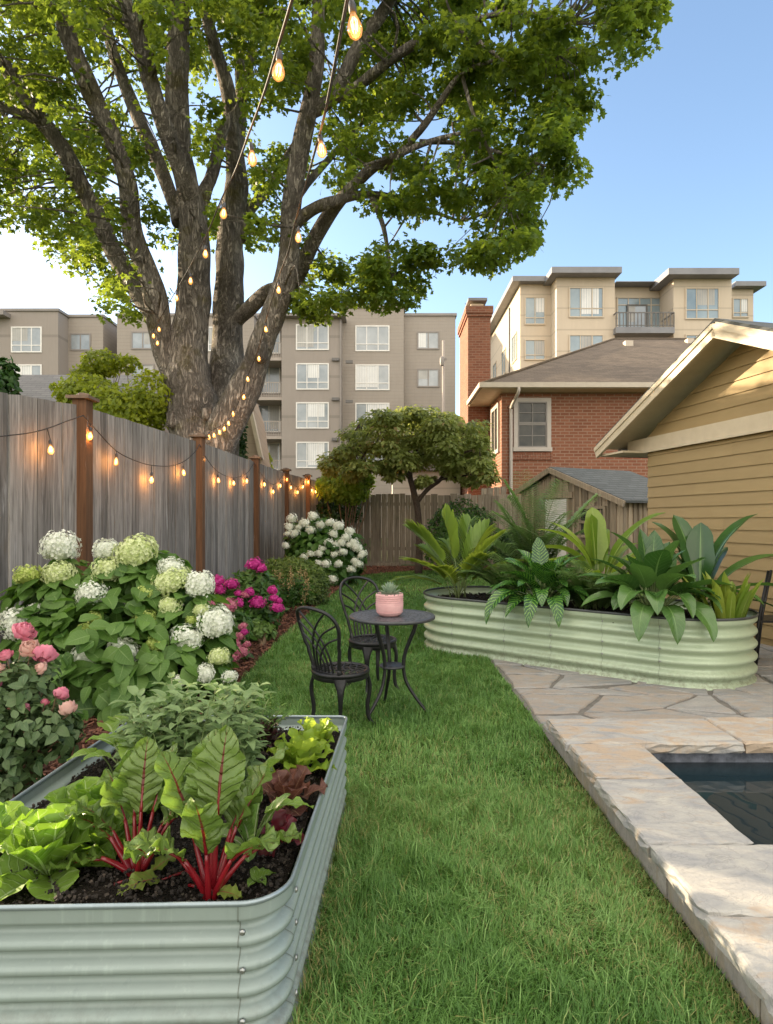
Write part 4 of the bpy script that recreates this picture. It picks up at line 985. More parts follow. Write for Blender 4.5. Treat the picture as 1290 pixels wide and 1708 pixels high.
# yellow-green shrubs beyond the side fence
bush('yellow_green_shrub', 'yellow-green leafy shrub rising over the board fence by the trunk', 'shrub', (WX(200, 13), 13, 0),
     [E(205, 690, 13, 80, 45), E(150, 660, 13.2, 55, 35), E(255, 660, 12.8, 40, 45), E(200, 800, 13, 90, 120), E(120, 655, 13, 30, 20)], 9000, T_SM, .13, M_ygreen, ns=16, ztop=.15)
bush('yellow_green_shrub', 'small sunlit yellow-green treetop in front of the grey shingled roof', 'tree', (WX(180, 17), 17, 0),
     [E(170, 605, 17, 32, 20), E(215, 607, 17, 20, 14), E(150, 625, 17, 26, 18), E(185, 720, 17, 30, 70)], 2600, T_SM, .15, M_ygreen, ns=12, ztop=.2, tint=(.7, .2))
bush('dark_green_shrub', 'dark green shrub poking over the fence top at the frame edge', 'shrub', (WX(-15, 8), 7.6, 0),
     [E(-20, 640, 7.6, 48, 40), E(5, 622, 7.7, 22, 24), E(-30, 760, 7.6, 60, 130)], 2600, T_OV, .10, M_dgreen, ns=8)
iv = thing('climbing_ivy', 'dark green ivy column climbing beside the tan house wall', 'ivy', (WX(402, 16.4), 16.5, 0))
mb = MB(); leafy(mb, [E(402, 715, 16.4, 9, 32), E(400, 760, 16.4, 11, 30), E(405, 690, 16.4, 6, 20), E(402, 860, 16.4, 10, 110)], 2600, T_SM, .10, tilt=.6); mb = mb; 
mb.build('foliage', M_dgreen, iv)
mb = MB(); stems(mb, (WX(402, 16.5), 16.5, 0), [P(402, 690, 16.5), P(400, 740, 16.5)], .03, .01); mb.build('stem', M_brownstem, iv)
bush('bright_green_shrub', 'bright yellow-green bush bulging over the fence corner', 'shrub', (WX(575, 17.9), 17.9, 0),
     [E(580, 815, 17.9, 38, 26), E(548, 812, 17.9, 20, 22), E(610, 800, 17.9, 14, 12), E(588, 793, 17.9, 18, 10)], 5000, T_SM, .14, leafmat('sunlit_lime_leaf', (.15, .26, .03), (.36, .48, .07), .5, .5, (.45, .6, .06)), ns=12, ztop=.15)  # leaf colour brightened in place of sunlight on the bush
bush('trailing_vine', 'dark green vine hanging over the corner of the back fence', 'vine', (WX(560, 18.3), 18.3, 0),
     [E(560, 868, 18.3, 28, 26), E(545, 850, 18.4, 20, 18), E(590, 850, 18.4, 14, 22), E(565, 910, 18.3, 26, 40)], 3200, T_SM, .11, M_dgreen, ns=8)
bush('yellow_green_shrub', 'tiny sunlit bush behind the fence below the apartment balconies', 'shrub', (WX(446, 20), 20, 0),
     [E(443, 766, 20, 9, 10), E(446, 830, 20, 14, 60)], 1200, T_SM, .16, M_ygreen, ns=6, tint=(.75, .2))
bush('dark_green_shrub', 'round mid-green bush between the palm and the brick house', 'shrub', (WX(768, 16.2), 16.2, 0),
     [E(768, 868, 16.2, 46, 36), E(740, 885, 16, 30, 34), E(800, 880, 16, 28, 36), E(765, 915, 16, 60, 40)], 6500, T_SM, .10, M_mgreen, ns=12)
bush('dark_green_shrub', 'dark low shrub growing against the brick house and shed', 'shrub', (WX(870, 15.5), 15.5, 0),
     [E(860, 915, 15.5, 45, 36), E(915, 925, 14.6, 40, 30)], 4200, T_SM, .10, M_dgreen, ns=8)

# ---------------- small spreading tree at the end of the lawn
st = thing('spreading_small_tree', 'small dark-stemmed tree with a broad layered olive-green crown by the back fence', 'tree', (WX(697, 16), 16, 0))
mb = MB(); seg2 = []
def L2(rows):
    q = smooth_path(rows, 5); pts = np.array([P(a, b, c) for a, b, c, d in q]); rad = q[:, 3] * q[:, 2] / F / 2
    if pts[0, 2] < .3: pts[0, 2] = -.02
    mb.tube(pts, rad, 10, wob=.08); 
    for p in pts: seg2.append(p)
L2([(698, 958, 16, 13), (700, 900, 16, 11), (697, 850, 16, 11), (688, 812, 16, 10), (684, 790, 16, 9), (690, 760, 16, 8), (705, 730, 16, 6), (715, 705, 16, 3)])
L2([(686, 800, 16, 8), (665, 775, 15.8, 7), (640, 755, 15.6, 5), (610, 745, 15.4, 3), (585, 745, 15.2, 2)])
L2([(698, 835, 16, 8), (715, 815, 15.9, 7), (735, 800, 15.8, 6), (748, 775, 15.7, 5), (775, 755, 15.5, 4), (800, 750, 15.4, 2)])
L2([(690, 765, 16, 6), (660, 735, 16.3, 5), (625, 715, 16.5, 3), (600, 705, 16.6, 2)])
L2([(705, 735, 16, 5), (740, 715, 16.3, 4), (775, 710, 16.5, 2)])
L2([(735, 800, 15.8, 4), (765, 795, 15.5, 3), (790, 790, 15.3, 2)])
lay = [(590, 770, 34, 14), (570, 752, 22, 12), (620, 745, 36, 13), (660, 760, 34, 12), (600, 720, 32, 13), (640, 712, 38, 13), (690, 700, 42, 13), (735, 705, 36, 13), (772, 722, 30, 14), (720, 735, 40, 13), (765, 752, 34, 13), (795, 775, 22, 17), (800, 745, 20, 14), (790, 800, 18, 12), (760, 785, 22, 10), (700, 760, 30, 11), (655, 785, 22, 8), (690, 690, 26, 8), (640, 700, 26, 8), (745, 695, 26, 8), (715, 800, 10, 7), (560, 775, 16, 10), (580, 790, 20, 11), (615, 775, 26, 11), (650, 740, 40, 16), (700, 728, 44, 16), (745, 740, 38, 16), (785, 760, 26, 16), (680, 770, 30, 10), (735, 775, 28, 10), (810, 785, 14, 14)]
rng = np.random.default_rng(11)
ells = []
for a, b, c, d in lay:
    for z in range(3): ells.append(E(a + rng.normal(0, 10), b + rng.normal(0, 7), 16 + rng.uniform(-1.4, 1.4), c * .9, d * .92))
ells = np.array(ells); seg2 = np.array(seg2)
for e in ells:
    i = int(np.argmin(np.linalg.norm(seg2 - e[:3], axis=1))); p0, p1 = seg2[i], e[:3]
    mb.tube(smooth_path([p0, (p0 + p1) / 2 + rng.normal(0, .06, 3), p1], 3), np.linspace(.022, .007, 7), 5, cap=False)
mb.build('trunk', M_bark2, st)
mb = MB()
for e in ells:
    m = 200; d = unit(m); p = e[:3] + d * rng.random((m, 1)) ** .4 * e[3:6]; dd = np.array((0, 0, -.45))
    b = rng.normal(.45, .15)
    mb.inst(T_SM, frames(d * .5 + np.array((0, 0, .9)) + rng.normal(0, .35, (m, 3)), d * np.array((1, 1, .2)) + dd + rng.normal(0, .3, (m, 3))) * (rng.uniform(.75, 1.25, m) * .145)[:, None, None], p, np.clip(b + rng.normal(0, .2, m), .02, 1), 0, True)
mb.build('crown', M_small, st)

# ================================================================== PLANTERS
def steel(name, a, b, rough=.38, metal=.25):
    k = N(name); v = k.world()
    col = k.mix(k.noise(v, 3.5, 6), a, b)
    col = k.mix(k.ramp(k.noise(k.world((30, 30, 3)), 1.2, 6, .7), [(.58, (0, 0, 0)), (.8, (.4, .4, .4))]), col, tuple(x * .6 for x in a))
    gz = k.n('SeparateXYZ'); k.l(v, gz.inputs[0]); low = k.math('SUBTRACT', 1.0, k.math('MULTIPLY', gz.outputs[2], 5.0)); low = k.math('MAXIMUM', low, .06)
    mud = k.math('MULTIPLY', k.ramp(k.noise(v, 26, 7, .7), [(.42, (0, 0, 0)), (.66, (1, 1, 1))]), low)          # soil splashed up from the ground, a few specks higher
    col = k.mix(k.math('MULTIPLY', mud, .75), col, (.10, .075, .045))
    col = k.mix(k.math('MULTIPLY', k.ramp(k.noise(k.world((40, 40, 1.2)), 1.0, 4, .6), [(.60, (0, 0, 0)), (.72, (1, 1, 1))]), .22), col, tuple(min(1, x * 1.5) for x in b))   # pale water runs
    k.bump(k.math('ADD', k.math('MULTIPLY', k.noise(v, 5, 2), 2.0), k.math('MULTIPLY', k.noise(v, 22, 3), .5)), .10, .01)
    return k.done(col, k.math('MULTIPLY_ADD', k.noise(v, 12, 5), .25, rough - .12), metal, .5)
M_steelblue = steel('sage_grey_coated_steel', (.215, .270, .250), (.275, .33, .305), .42, .12)
M_steelgreen = steel('pale_green_coated_steel', (.345, .42, .285), (.41, .49, .345), .38, .15)
M_rimdark = plain('dark_rubber_rim', (.030, .034, .034), (.06, .065, .065), 8, .5, .1, 60)
M_rimblue = steel('blue_grey_rim', (.22, .27, .29), (.30, .36, .38), .35, .5)
M_seam = plain('seam_line', (.10, .12, .10), (.16, .18, .15), 8, .6, 0)
M_bolt = plain('bolt_zinc', (.22, .23, .22), (.40, .41, .40), 40, .35, 0, metal=.8)
def round_path(corners, step=.035):
    """corners: (x, y, r) counter-clockwise; returns points and outward normals"""
    out = []; n = len(corners)
    for i in range(n):
        p = np.array(corners[i][:2]); r = corners[i][2]; a = np.array(corners[i - 1][:2]); b = np.array(corners[(i + 1) % n][:2])
        u = (a - p) / np.linalg.norm(a - p); v = (b - p) / np.linalg.norm(b - p); th = math.acos(np.clip(np.dot(u, v), -1, 1))
        d = r / math.tan(th / 2); c = p + (u + v) / np.linalg.norm(u + v) * r / math.sin(th / 2)
        s0, s1 = p + u * d - c, p + v * d - c; a0 = math.atan2(s0[1], s0[0]); a1 = math.atan2(s1[1], s1[0]); da = (a1 - a0 + PI) % (2 * PI) - PI
        m = max(3, int(abs(da) * r / step * 1.6) + 2)
        for k in range(m): t = a0 + da * k / (m - 1); out.append((c[0] + r * math.cos(t), c[1] + r * math.sin(t)))
    q = np.array(out); full = []
    for a, b in zip(q, np.roll(q, -1, 0)):
        m = max(1, int(np.linalg.norm(b - a) / .12))
        for k in range(m): full.append(a + (b - a) * k / m)
    q = np.array(full); t = np.roll(q, -1, 0) - np.roll(q, 1, 0); t /= np.linalg.norm(t, axis=1)[:, None] + 1e-12
    return q, np.stack([t[:, 1], -t[:, 0]], 1)
def planter(name, label, path, h, ribs, amp, mat, rim, rimr, soilz, seams, flatness=.0, z0=-.01):
    q, nr = path; c = q.mean(0); t = thing(name, label, 'planter', (c[0], c[1], 0)); k = len(q)
    mb = MB(); rows = []; nz = ribs * 10
    for j in range(nz + 1):
        z = z0 + (h - z0) * j / nz; ph = (h - .035 - z) / (h - .035) * ribs
        w = math.cos(2 * PI * ph) if z < h - .035 else 1
        w = max(-1, min(1, w * (1 + flatness)))
        rows.append(np.c_[q + nr * amp * (w * .5 - .5), np.full(k, z)])
    mb.grid(np.vstack(rows), k, nz + 1, True); mb.build('wall', mat, t)
    mb = MB(); mb.tube(np.vstack([np.c_[q, np.full(k, h + rimr * .3)], np.c_[q[:1], [h + rimr * .3]]]), rimr, 8, cap=False, flat=1.3); mb.build('rim', rim, t)
    mb = MB(); cc = np.r_[c, soilz]; inn = q - nr * (amp + .004)
    R1 = []
    for f in np.linspace(1, 0.02, 14):
        pr = c + (inn - c) * f; zz = soilz + (vnoise(pr[:, 0] * 9, pr[:, 1] * 9) - .5) * .03 + (vnoise(pr[:, 0] * 30, pr[:, 1] * 30) - .5) * .012 + (1 - f) * .02
        R1.append(np.c_[pr, zz])
    mb.grid(np.vstack(R1), k, 14, True, smooth=True); so_ = mb.build('soil', M_soil, t)
    mb = MB()
    for idx, rib in seams:
        p = q[idx]; n = nr[idx]; tg = np.array((-n[1], n[0])); V = []
        for j in range(nz + 1):
            r = rows[j][idx][:2] + n * .0022; z = rows[j][idx][2]
            V += [(*(r - tg * .0011), z), (*(r + tg * .0011), z)]
        mb.grid(np.array(V), 2, nz + 1)
        for rb in rib:
            z = h - .035 - (h - .035) * rb / ribs; bp_ = p + n * .004 + tg * .012
            a3 = np.array((*n, 0)); bo = MB(); bo.tube([np.array((*bp_, z)), np.array((*bp_, z)) + a3 * .004, np.array((*bp_, z)) + a3 * .007], [.0085, .0080, .004], 8); bo.build('bolt', M_bolt, t)
    mb.build('seam', M_seam, t)
    return t, q, nr
def near_idx(q, x, y): return int(np.argmin(np.hypot(q[:, 0] - x, q[:, 1] - y)))
FP = round_path([(-1.34, 1.50, .13), (-.262, 1.53, .125), (-.195, 2.99, .035), (-1.25, 3.0, .06)])
iF = [near_idx(FP[0], -.41, 1.53), near_idx(FP[0], -.263, 1.66), near_idx(FP[0], -.23, 2.25)]
veg_box, fq, fn = planter('raised_garden_bed', 'blue-grey corrugated steel garden bed filled with salad leaves and chard', FP, .424, 6, .029, M_steelblue, M_rimblue, .006, .368,
    [(iF[0], (.5, 2, 4, 5.5)), (iF[1], (.1, 1.5, 3, 4.5))], .5)
gc1 = np.array((1.09, 6.83)); gdir = np.array((.795, -.607)); gc2 = gc1 + gdir * 2.02; gnn = np.array((.607, .795)); gr = .66
def gp(c, a, b): v = c + gdir * a + gnn * b; return (v[0], v[1], gr * .985)
GPATH = round_path([gp(gc1, -gr, -gr), gp(gc2, gr, -gr), gp(gc2, gr, gr), gp(gc1, -gr, gr)], .05)
sx = []
for f in (.02, .27, .52, .76, 1.0):
    v = gc1 + (gc2 - gc1) * f - gnn * gr; sx.append(near_idx(GPATH[0], *v))
oval_box, gq, gn2 = planter('oval_planter', 'long pale green corrugated steel planter with rounded ends full of tropical leaves', GPATH, .585, 5, .035, M_steelgreen, M_rimdark, .009, .50,
    [(i, (.35, 2, 3)) for i in sx], .15)
def crumbs(name, label, par, path, z, n, s, inset=.04):
    q, nr = path; inn = q - nr * inset; x = rng.uniform(inn[:, 0].min(), inn[:, 0].max(), n * 2); y = rng.uniform(inn[:, 1].min(), inn[:, 1].max(), n * 2)
    k = inpoly(x, y, inn); x = x[k][:n]; y = y[k][:n]; m = len(x); mb = MB()
    mb.inst(box_template(.8, 1.1, .6), rand_rot(m, 2) * (s * rng.uniform(.4, 1.4, m))[:, None, None], np.stack([x, y, z + .018 + (vnoise(x * 9, y * 9) - .5) * .03], 1), rng.random(m) ** 3)
    return stuff(mb.build(name, M_crumb, par))
crumbs('soil_crumbs', '', veg_box, FP, .368, 5500, .008); crumbs('soil_crumbs', '', oval_box, GPATH, .50, 1500, .018)

# ================================================================== CAST METAL BISTRO SET
M_iron = plain('black_cast_metal', (.006, .006, .007), (.016, .016, .018), 14, .40, .12, 90, spec=.4)
M_irontop = plain('dark_grey_cast_metal', (.025, .026, .030), (.055, .057, .064), 30, .42, .3, 70, spec=.55)
def make_chair(label, grp):
    t = thing('bistro_chair', label, 'chair', (0, 0, 0), grp)          # faces +Y; seat top at .42
    r, zs = .20, .415
    mb = MB(); mb.lathe([(r - .022, 0), (r - .02, .012), (r, .012), (r + .006, .003), (r + .002, -.018), (r - .02, -.020), (r - .022, 0)], (0, 0, zs), 40)
    for d in (45, -45):
        for o in np.linspace(-.165, .165, 8):
            L = math.sqrt(max(0, (r - .015) ** 2 - o * o)); c, s = math.cos(R(d)), math.sin(R(d)); pts = []
            for q in np.linspace(-1, 1, 7):
                a, b = q * L, o + .014 * math.cos(q * PI * 2.2); pts.append((a * c - b * s, a * s + b * c, zs + .004 - .012 * (1 - q * q)))
            mb.tube(smooth_path(pts, 2), .0075, 5, cap=False, flat=.6)
    seat = mb.build('seat', M_iron, t)
    mb = MB(); mb.lathe([(r - .004, -.020), (r - .002, -.045), (r - .012, -.05), (r - .02, -.02)], (0, 0, zs), 40); mb.build('apron', M_iron, seat)
    for a in (45, 135, 225, 315):
        ca, sa = math.cos(R(a)), math.sin(R(a)); rows = [(r - .012, zs - .022, .105), (r - .006, zs - .05, .085), (r + .004, zs - .10, .050), (r + .002, zs - .17, .034), (r - .012, zs - .26, .026), (r - .002, zs - .36, .022), (r + .035, .004, .020)]
        q = smooth_path(rows, 4); V = []
        for rr, z, w in q:
            th = .020 if w < .05 else .016
            for uu, vv in ((-1, -1), (-.5, -1), (.5, -1), (1, -1), (1, 1), (.5, 1), (-.5, 1), (-1, 1)):
                bulge = .004 if abs(uu) < .9 else 0
                rad_ = rr + vv * (th / 2 + bulge) - (abs(uu) * w) ** 2 * .9; tn_ = uu * w / 2 * 1.0
                V.append((rad_ * ca - tn_ * sa, rad_ * sa + tn_ * ca, z))
        mb = MB(); mb.grid(np.array(V), 8, len(q), True); mb.tube([(q[-1][0] * ca, q[-1][0] * sa, .012), (q[-1][0] * ca, q[-1][0] * sa, 0)], [.013, .014], 8)
        mb.build('leg', M_iron, t)
    # back: hoop and pointed tracery on a curved, leaning plane
    def BK(u, v): 
        yy = -.155 - .26 * v - .18 * max(0, v - .25) ** 1.5 + (abs(u) / .2) ** 2 * (.060 if v < .2 else .045); return (u, yy, zs + v)
    mb = MB(); hoop = [(-.120, -.01), (-.132, .06), (-.152, .16), (-.178, .27), (-.192, .35), (-.182, .415), (-.145, .462), (-.08, .488), (0, .497)]
    hoop = hoop + [(-u, v) for u, v in hoop[-2::-1]]
    mb.tube([BK(*p) for p in smooth_path(hoop, 4)], .0125, 8, flat=1.0)
    for sg in (-1, 1):
        mb.tube([BK(sg * u, v) for u, v in smooth_path([(.126, -.01), (.128, .02), (.131, .05)], 3)], [.026] + [.022] * 4 + [.016, .0125], 8, flat=.7)
    fr_ = mb.build('back_frame', M_iron, t)
    mb = MB()
    for sg in (-1, 1):
        for pts in ([(.045, .0), (.048, .10), (.020, .20), (-.055, .30), (-.175, .375)], [(.080, .0), (.078, .12), (.050, .24), (-.02, .36), (-.125, .465)], [(.012, .0), (.018, .08), (-.015, .16), (-.085, .24), (-.178, .285)]):
            mb.tube([BK(sg * u, v) for u, v in smooth_path(pts, 4)], .0078, 6, cap=False)
    mb.tube([BK(u, .012) for u in np.linspace(-.125, .125, 9)], .009, 6); mb.build('back_tracery', M_iron, t)
    return t
ch1 = make_chair('black cast-metal bistro chair nearest the garden bed, seen from behind', 'black bistro chairs')
ch1.location = (-.315, 4.12, 0); ch1.rotation_euler = (0, 0, R(49 - 90)); ch1.scale = (.98, .98, .92)
ch2 = link_copy(ch1, None, (-.115, 4.99, 0), math.atan2(-.86, .56) - PI / 2); ch2['label'] = 'black cast-metal bistro chair on the far side of the table, under the flower bed edge'; ch2.scale = (.98, .98, 1.0)
tb = thing('bistro_table', 'round dark cast-metal bistro table with three curved legs on the lawn', 'table', (.042, 4.43, 0))
TX, TY, TZ, TR = .042, 4.43, .708, .318
def perfmat():
    k = N('pierced_metal_top'); v = k.coord(); vo = k.n('TexVoronoi'); k.l(v, vo.inputs['Vector']); vo.inputs['Scale'].default_value = 42
    h = k.ramp(vo.outputs['Distance'], [(.28, (0, 0, 0)), (.42, (1, 1, 1))])
    col = k.mix(h, (.006, .006, .007), (.075, .078, .09)); k.bump(h, .9, .006); return k.done(col, .36, 0, .55)
mb = MB(); mb.lathe([(.0, 0), (TR - .03, .0)], (TX, TY, TZ), 48); mb.build('tabletop', perfmat(), tb)
mb = MB(); mb.lathe([(TR - .03, .001), (TR - .008, .003), (TR, -.004), (TR, -.018), (TR - .012, -.024), (TR - .03, -.012), (0, -.012)], (TX, TY, TZ), 48); mb.build('rim', M_irontop, tb)
for px, py, a in ((611, 1203, 0), (712, 1190, 0), (642, 1171, 0)):
    f = G(px, py); d = f[:2] - (TX, TY); L = np.linalg.norm(d); d /= L
    rows = [(.185, TZ - .015), (.165, TZ - .10), (.105, TZ - .25), (.085, TZ - .36), (.10, TZ - .47), (.155, .14), (L, .008)]
    q = smooth_path(rows, 5); mb = MB(); mb.tube([(TX + d[0] * r_, TY + d[1] * r_, z) for r_, z in q], np.linspace(.016, .011, len(q)), 8); mb.build('leg', M_iron, tb)
mb = MB(); mb.lathe([(0, .0), (.085, 0), (.098, -.006), (.094, -.018), (0, -.018)], (TX, TY, .345), 24); mb.build('lower_shelf', M_irontop, tb)

# ---- pink pot with succulent
M_pink = plain('pink_glazed_pot', (.56, .30, .30), (.66, .40, .39), 9, .55, .25, 70)
M_succ = leafmat('succulent_leaf', (.17, .25, .17), (.34, .42, .30), .12, .5)
pc = np.array((WX(650, 4.40), 4.40, TZ + .002))
pot = thing('plant_pot', 'rounded pink ceramic pot on the bistro table', 'pot', pc)
mb = MB(); mb.lathe([(0, 0), (.066, 0), (.088, .016), (.100, .045), (.102, .085), (.098, .125), (.100, .158), (.097, .164), (.090, .160), (.088, .13), (0, .13)], pc, 40); mb.build('body', M_pink, pot)
mb = MB()
for z in np.linspace(.03, .15, 9): mb.tube([(pc[0] + (.1005 if z > .06 else .096) * math.cos(a), pc[1] + (.1005 if z > .06 else .096) * math.sin(a), pc[2] + z) for a in np.linspace(0, 2 * PI, 41)], .0022, 5, cap=False)
mb.build('ring_texture', M_pink, pot)
suc = thing('succulent', 'pale grey-green spiky succulent rosette growing in the pink pot', 'plant', pc + (0, 0, .14))

# ================================================================== PLANT BUILDERS
def leaf(mb, base, az, L, W, e0, e1, prof='ovate', fold=.15, ruf=0, nseg=9, ncol=2, tint=.5, pw=1.0, mi=0, roll=0, rf=9, bow=0, cren=0):
    """one long curved leaf: starts at elevation e0 (deg) and bends to e1 at the tip"""
    p = np.array(base, float); V = []; UV = []; us = np.linspace(-1, 1, 2 * ncol + 1); ph = rng.uniform(0, 6, 3)
    for j in range(nseg + 1):
        t = j / nseg; e = R(e0 + (e1 - e0) * t ** pw); a = az + bow * t
        tg = np.array((math.cos(e) * math.cos(a), math.cos(e) * math.sin(a), math.sin(e)))
        sd = np.array((-math.sin(a), math.cos(a), 0.0)); n = np.cross(tg, sd) * -1
        n = np.cross(sd, tg) * -1 if np.cross(sd, tg)[2] < 0 and False else np.cross(tg, sd)
        c, s = math.cos(roll), math.sin(roll); sd, n = sd * c + n * s, n * c - sd * s
        if j: p = p + tg * (L / nseg)
        w = profile(prof, t) * W / 2
        for u in us:
            h = fold * abs(u) * w * 2
            if ruf: h += ruf * abs(u) ** 1.5 * (math.sin(rf * t * 2 + ph[0] + u * 1.3) + .6 * math.sin(rf * 3.7 * t + ph[1] + u * 2)) * min(1, t * 4)
            if cren: h += cren * math.sin((t - abs(u) * .16) * 30 + ph[2]) * min(1, abs(u) * 2.2) * (1 - .3 * abs(u)) * min(1, w / W * 4)
            V.append(p + sd * u * w * (1 + (.06 * math.sin(rf * 4 * t + ph[2] + (u > 0) * 2) if ruf and abs(u) == 1 else 0)) + n * h); UV.append((u * .5 + .5, t))
    mb.grid(np.array(V), 2 * ncol + 1, nseg + 1, False, tint, mi, UV)
    return p
def arc(base, az, L, e0, e1, n=6, pw=1.0):
    p = np.array(base, float); o = [p]
    for j in range(n):
        e = R(e0 + (e1 - e0) * ((j + .5) / n) ** pw); p = p + np.array((math.cos(e) * math.cos(az), math.cos(e) * math.sin(az), math.sin(e))) * L / n; o.append(p)
    return np.array(o)
U = lambda a, b: float(rng.uniform(a, b))

# succulent rosette
mb = MB(); c0 = pc + (0, 0, .135)
for ring, (n, L, e, W) in enumerate(((14, .105, 18, .030), (13, .110, 38, .030), (11, .105, 56, .028), (8, .095, 70, .025), (5, .08, 82, .02))):
    for i in range(n): leaf(mb, c0 + np.array((0, 0, .006 * ring)), 2 * PI * i / n + ring * .4 + U(-.1, .1), L * U(.9, 1.05), W, e, e + 22, 'lance', .35, nseg=5, ncol=1, tint=U(.2, .9))
for i in range(26): leaf(mb, c0 + np.array((.075 * math.cos(i * .242), .075 * math.sin(i * .242), .0)), i * .242 + U(-.4, .4), .045, .022, U(10, 60), 60, 'ovate', .3, nseg=3, ncol=1, tint=U(0, .4))
mb.build('leaves', M_succ, suc)

# ------------------------------------------------------------------ flower heads (copied as parts)
def florets(nm, n, r, hz, fl, mats, cup=.15, petals=4):
    """dome of small four-petalled florets"""
    V = [(0, 0, 0)]; Fc = []
    for i in range(petals):
        a = 2 * PI * i / petals; w = PI / petals * .95
        b = len(V)
        V += [(.55 * math.cos(a - w), .55 * math.sin(a - w), .12), (1.0 * math.cos(a - w * .45), math.sin(a - w * .45) * 1.0, .22), (math.cos(a + w * .45), math.sin(a + w * .45), .22), (.55 * math.cos(a + w), .55 * math.sin(a + w), .12)]
        Fc += [(0, b, b + 1, b + 2), (0, b + 2, b + 3, b + 3)]
    Fc = np.array([f if f[2] != f[3] else (0, f[1], f[2], f[2]) for f in Fc]); tri = []
    for f in Fc: tri += [(f[0], f[1], f[2])] + ([(f[0], f[2], f[3])] if f[2] != f[3] else [])
    T = (np.array(V), np.array(tri), None)
    i = np.arange(n) + .5; th = np.arccos(1 - 1.62 * i / n); f = PI * (1 + 5 ** .5) * i
    d = np.stack([np.cos(f) * np.sin(th), np.sin(f) * np.sin(th), np.cos(th)], 1) + rng.normal(0, .05, (n, 3))
    lump = 1 + .62 * (vnoise(d[:, 0] * 3 + n, d[:, 1] * 3)[:, None] - .5)
    p = d * lump * np.array((r, r, hz)); 
    mb = MB(); mb.inst(T, frames(d + rng.normal(0, .22, (n, 3)), unit(n)) * (fl * rng.uniform(.75, 1.2, n))[:, None, None], p, rng.random(n))
    a = np.linspace(0, PI, 7); mb.lathe([(max(.001, r * .86 * math.sin(x)), -hz * .86 * math.cos(x)) for x in a], (0, 0, 0), 12, .35)
    return mb.mesh(nm, mats)
def petalmat(name, a, b, tr=.3):
    return leafmat(name, a, b, tr, .6, spec=.2)
M_hwhite = petalmat('white_floret', (.62, .66, .54), (.86, .87, .80)); M_hlime = petalmat('lime_floret', (.36, .46, .10), (.60, .66, .24)); M_hcream = petalmat('cream_green_floret', (.50, .58, .24), (.74, .78, .50))
M_magenta = petalmat('magenta_floret', (.42, .025, .20), (.68, .09, .38)); M_dusty = petalmat('dusty_pink_floret', (.45, .10, .20), (.62, .30, .32))
HM = {'w': florets('flower_head', 420, 1, .82, .112, M_hwhite), 'c': florets('flower_head', 420, 1, .80, .106, M_hcream), 'y': florets('flower_head', 380, 1, .62, .10, M_hlime),
      'm': florets('flower_head', 90, 1, .9, .21, M_magenta, petals=5), 'd': florets('flower_head', 90, 1, .85, .20, M_dusty, petals=5), 's': florets('flower_head', 70, 1, .85, .25, M_hwhite)}
def heads(par, lst, Dfun, name='flower_head'):
    L = wloc(par); out = []
    for px, py, w, k in lst:
        D = Dfun(px, py); p = P(px, py, D); r = w * D / F / 2 * .93
        o = bpy.data.objects.new(name, HM[k]); COL.objects.link(o); o.parent = par; o.location = [float(v) for v in p - L]
        o.scale = (r * U(.95, 1.08), r * U(.95, 1.08), r * U(.9, 1.1)); o.rotation_euler = (U(-.1, .5), U(-.3, .3), U(0, 6)); out.append(p - np.array((0, 0, r * .6)))
    return out

# ---- big hydrangea by the side fence
M_hydleaf = leafmat('hydrangea_leaf', (.050, .125, .020), (.160, .285, .055), .36, .5, midrib=(.17, .27, .08), mw=.035, veins=.35)
hyd = thing('hydrangea_bush', 'large leafy hydrangea with white and lime flower heads in front of the side fence', 'shrub', (-2.1, 4.9, 0))
hl = [(100, 914, 58, 'w'), (47, 961, 48, 'y'), (97, 958, 50, 'c'), (178, 917, 42, 'w'), (180, 952, 50, 'c'), (226, 922, 68, 'c'), (288, 948, 42, 'w'), (283, 970, 58, 'c'), (332, 976, 50, 'w'), (30, 1043, 56, 'w'), (152, 992, 50, 'w'), (242, 990, 34, 'y'), (283, 1012, 40, 'c'), (161, 1029, 30, 'y'), (240, 1030, 34, 'y'), (146, 1058, 48, 'y'), (207, 1088, 50, 'w'), (142, 1103, 54, 'w'), (261, 1075, 36, 'y'), (314, 1064, 46, 'w'), (361, 1040, 62, 'w'), (335, 1018, 26, 'c'), (320, 1034, 22, 'y'), (366, 1097, 36, 'c'), (344, 1124, 32, 'w'), (384, 1129, 26, 'w'), (297, 1138, 24, 'w'), (189, 1169, 32, 'y'), (268, 1106, 14, 'w'), (60, 1016, 24, 'w')]
def hD(px, py): return 5.05 - (py - 900) * .0030 + .0006 * abs(px - 210)
tips = heads(hyd, hl, hD)
mb = MB()
H = [E(120, 1010, 5.2, 90, 70), E(230, 1000, 5.2, 100, 75), E(310, 1050, 5.0, 75, 70), E(90, 1080, 4.9, 75, 80), E(190, 1080, 4.75, 110, 90), E(290, 1110, 4.75, 90, 70), E(180, 1150, 4.6, 110, 70), E(345, 1100, 4.9, 45, 60), E(250, 950, 5.3, 60, 30), E(70, 985, 5.3, 45, 35)]
leafy(mb, H, 1750, T_OVW, .165, tilt=.40, shell=.7, upw=.75, tint=(.48, .17), ztop=.12)
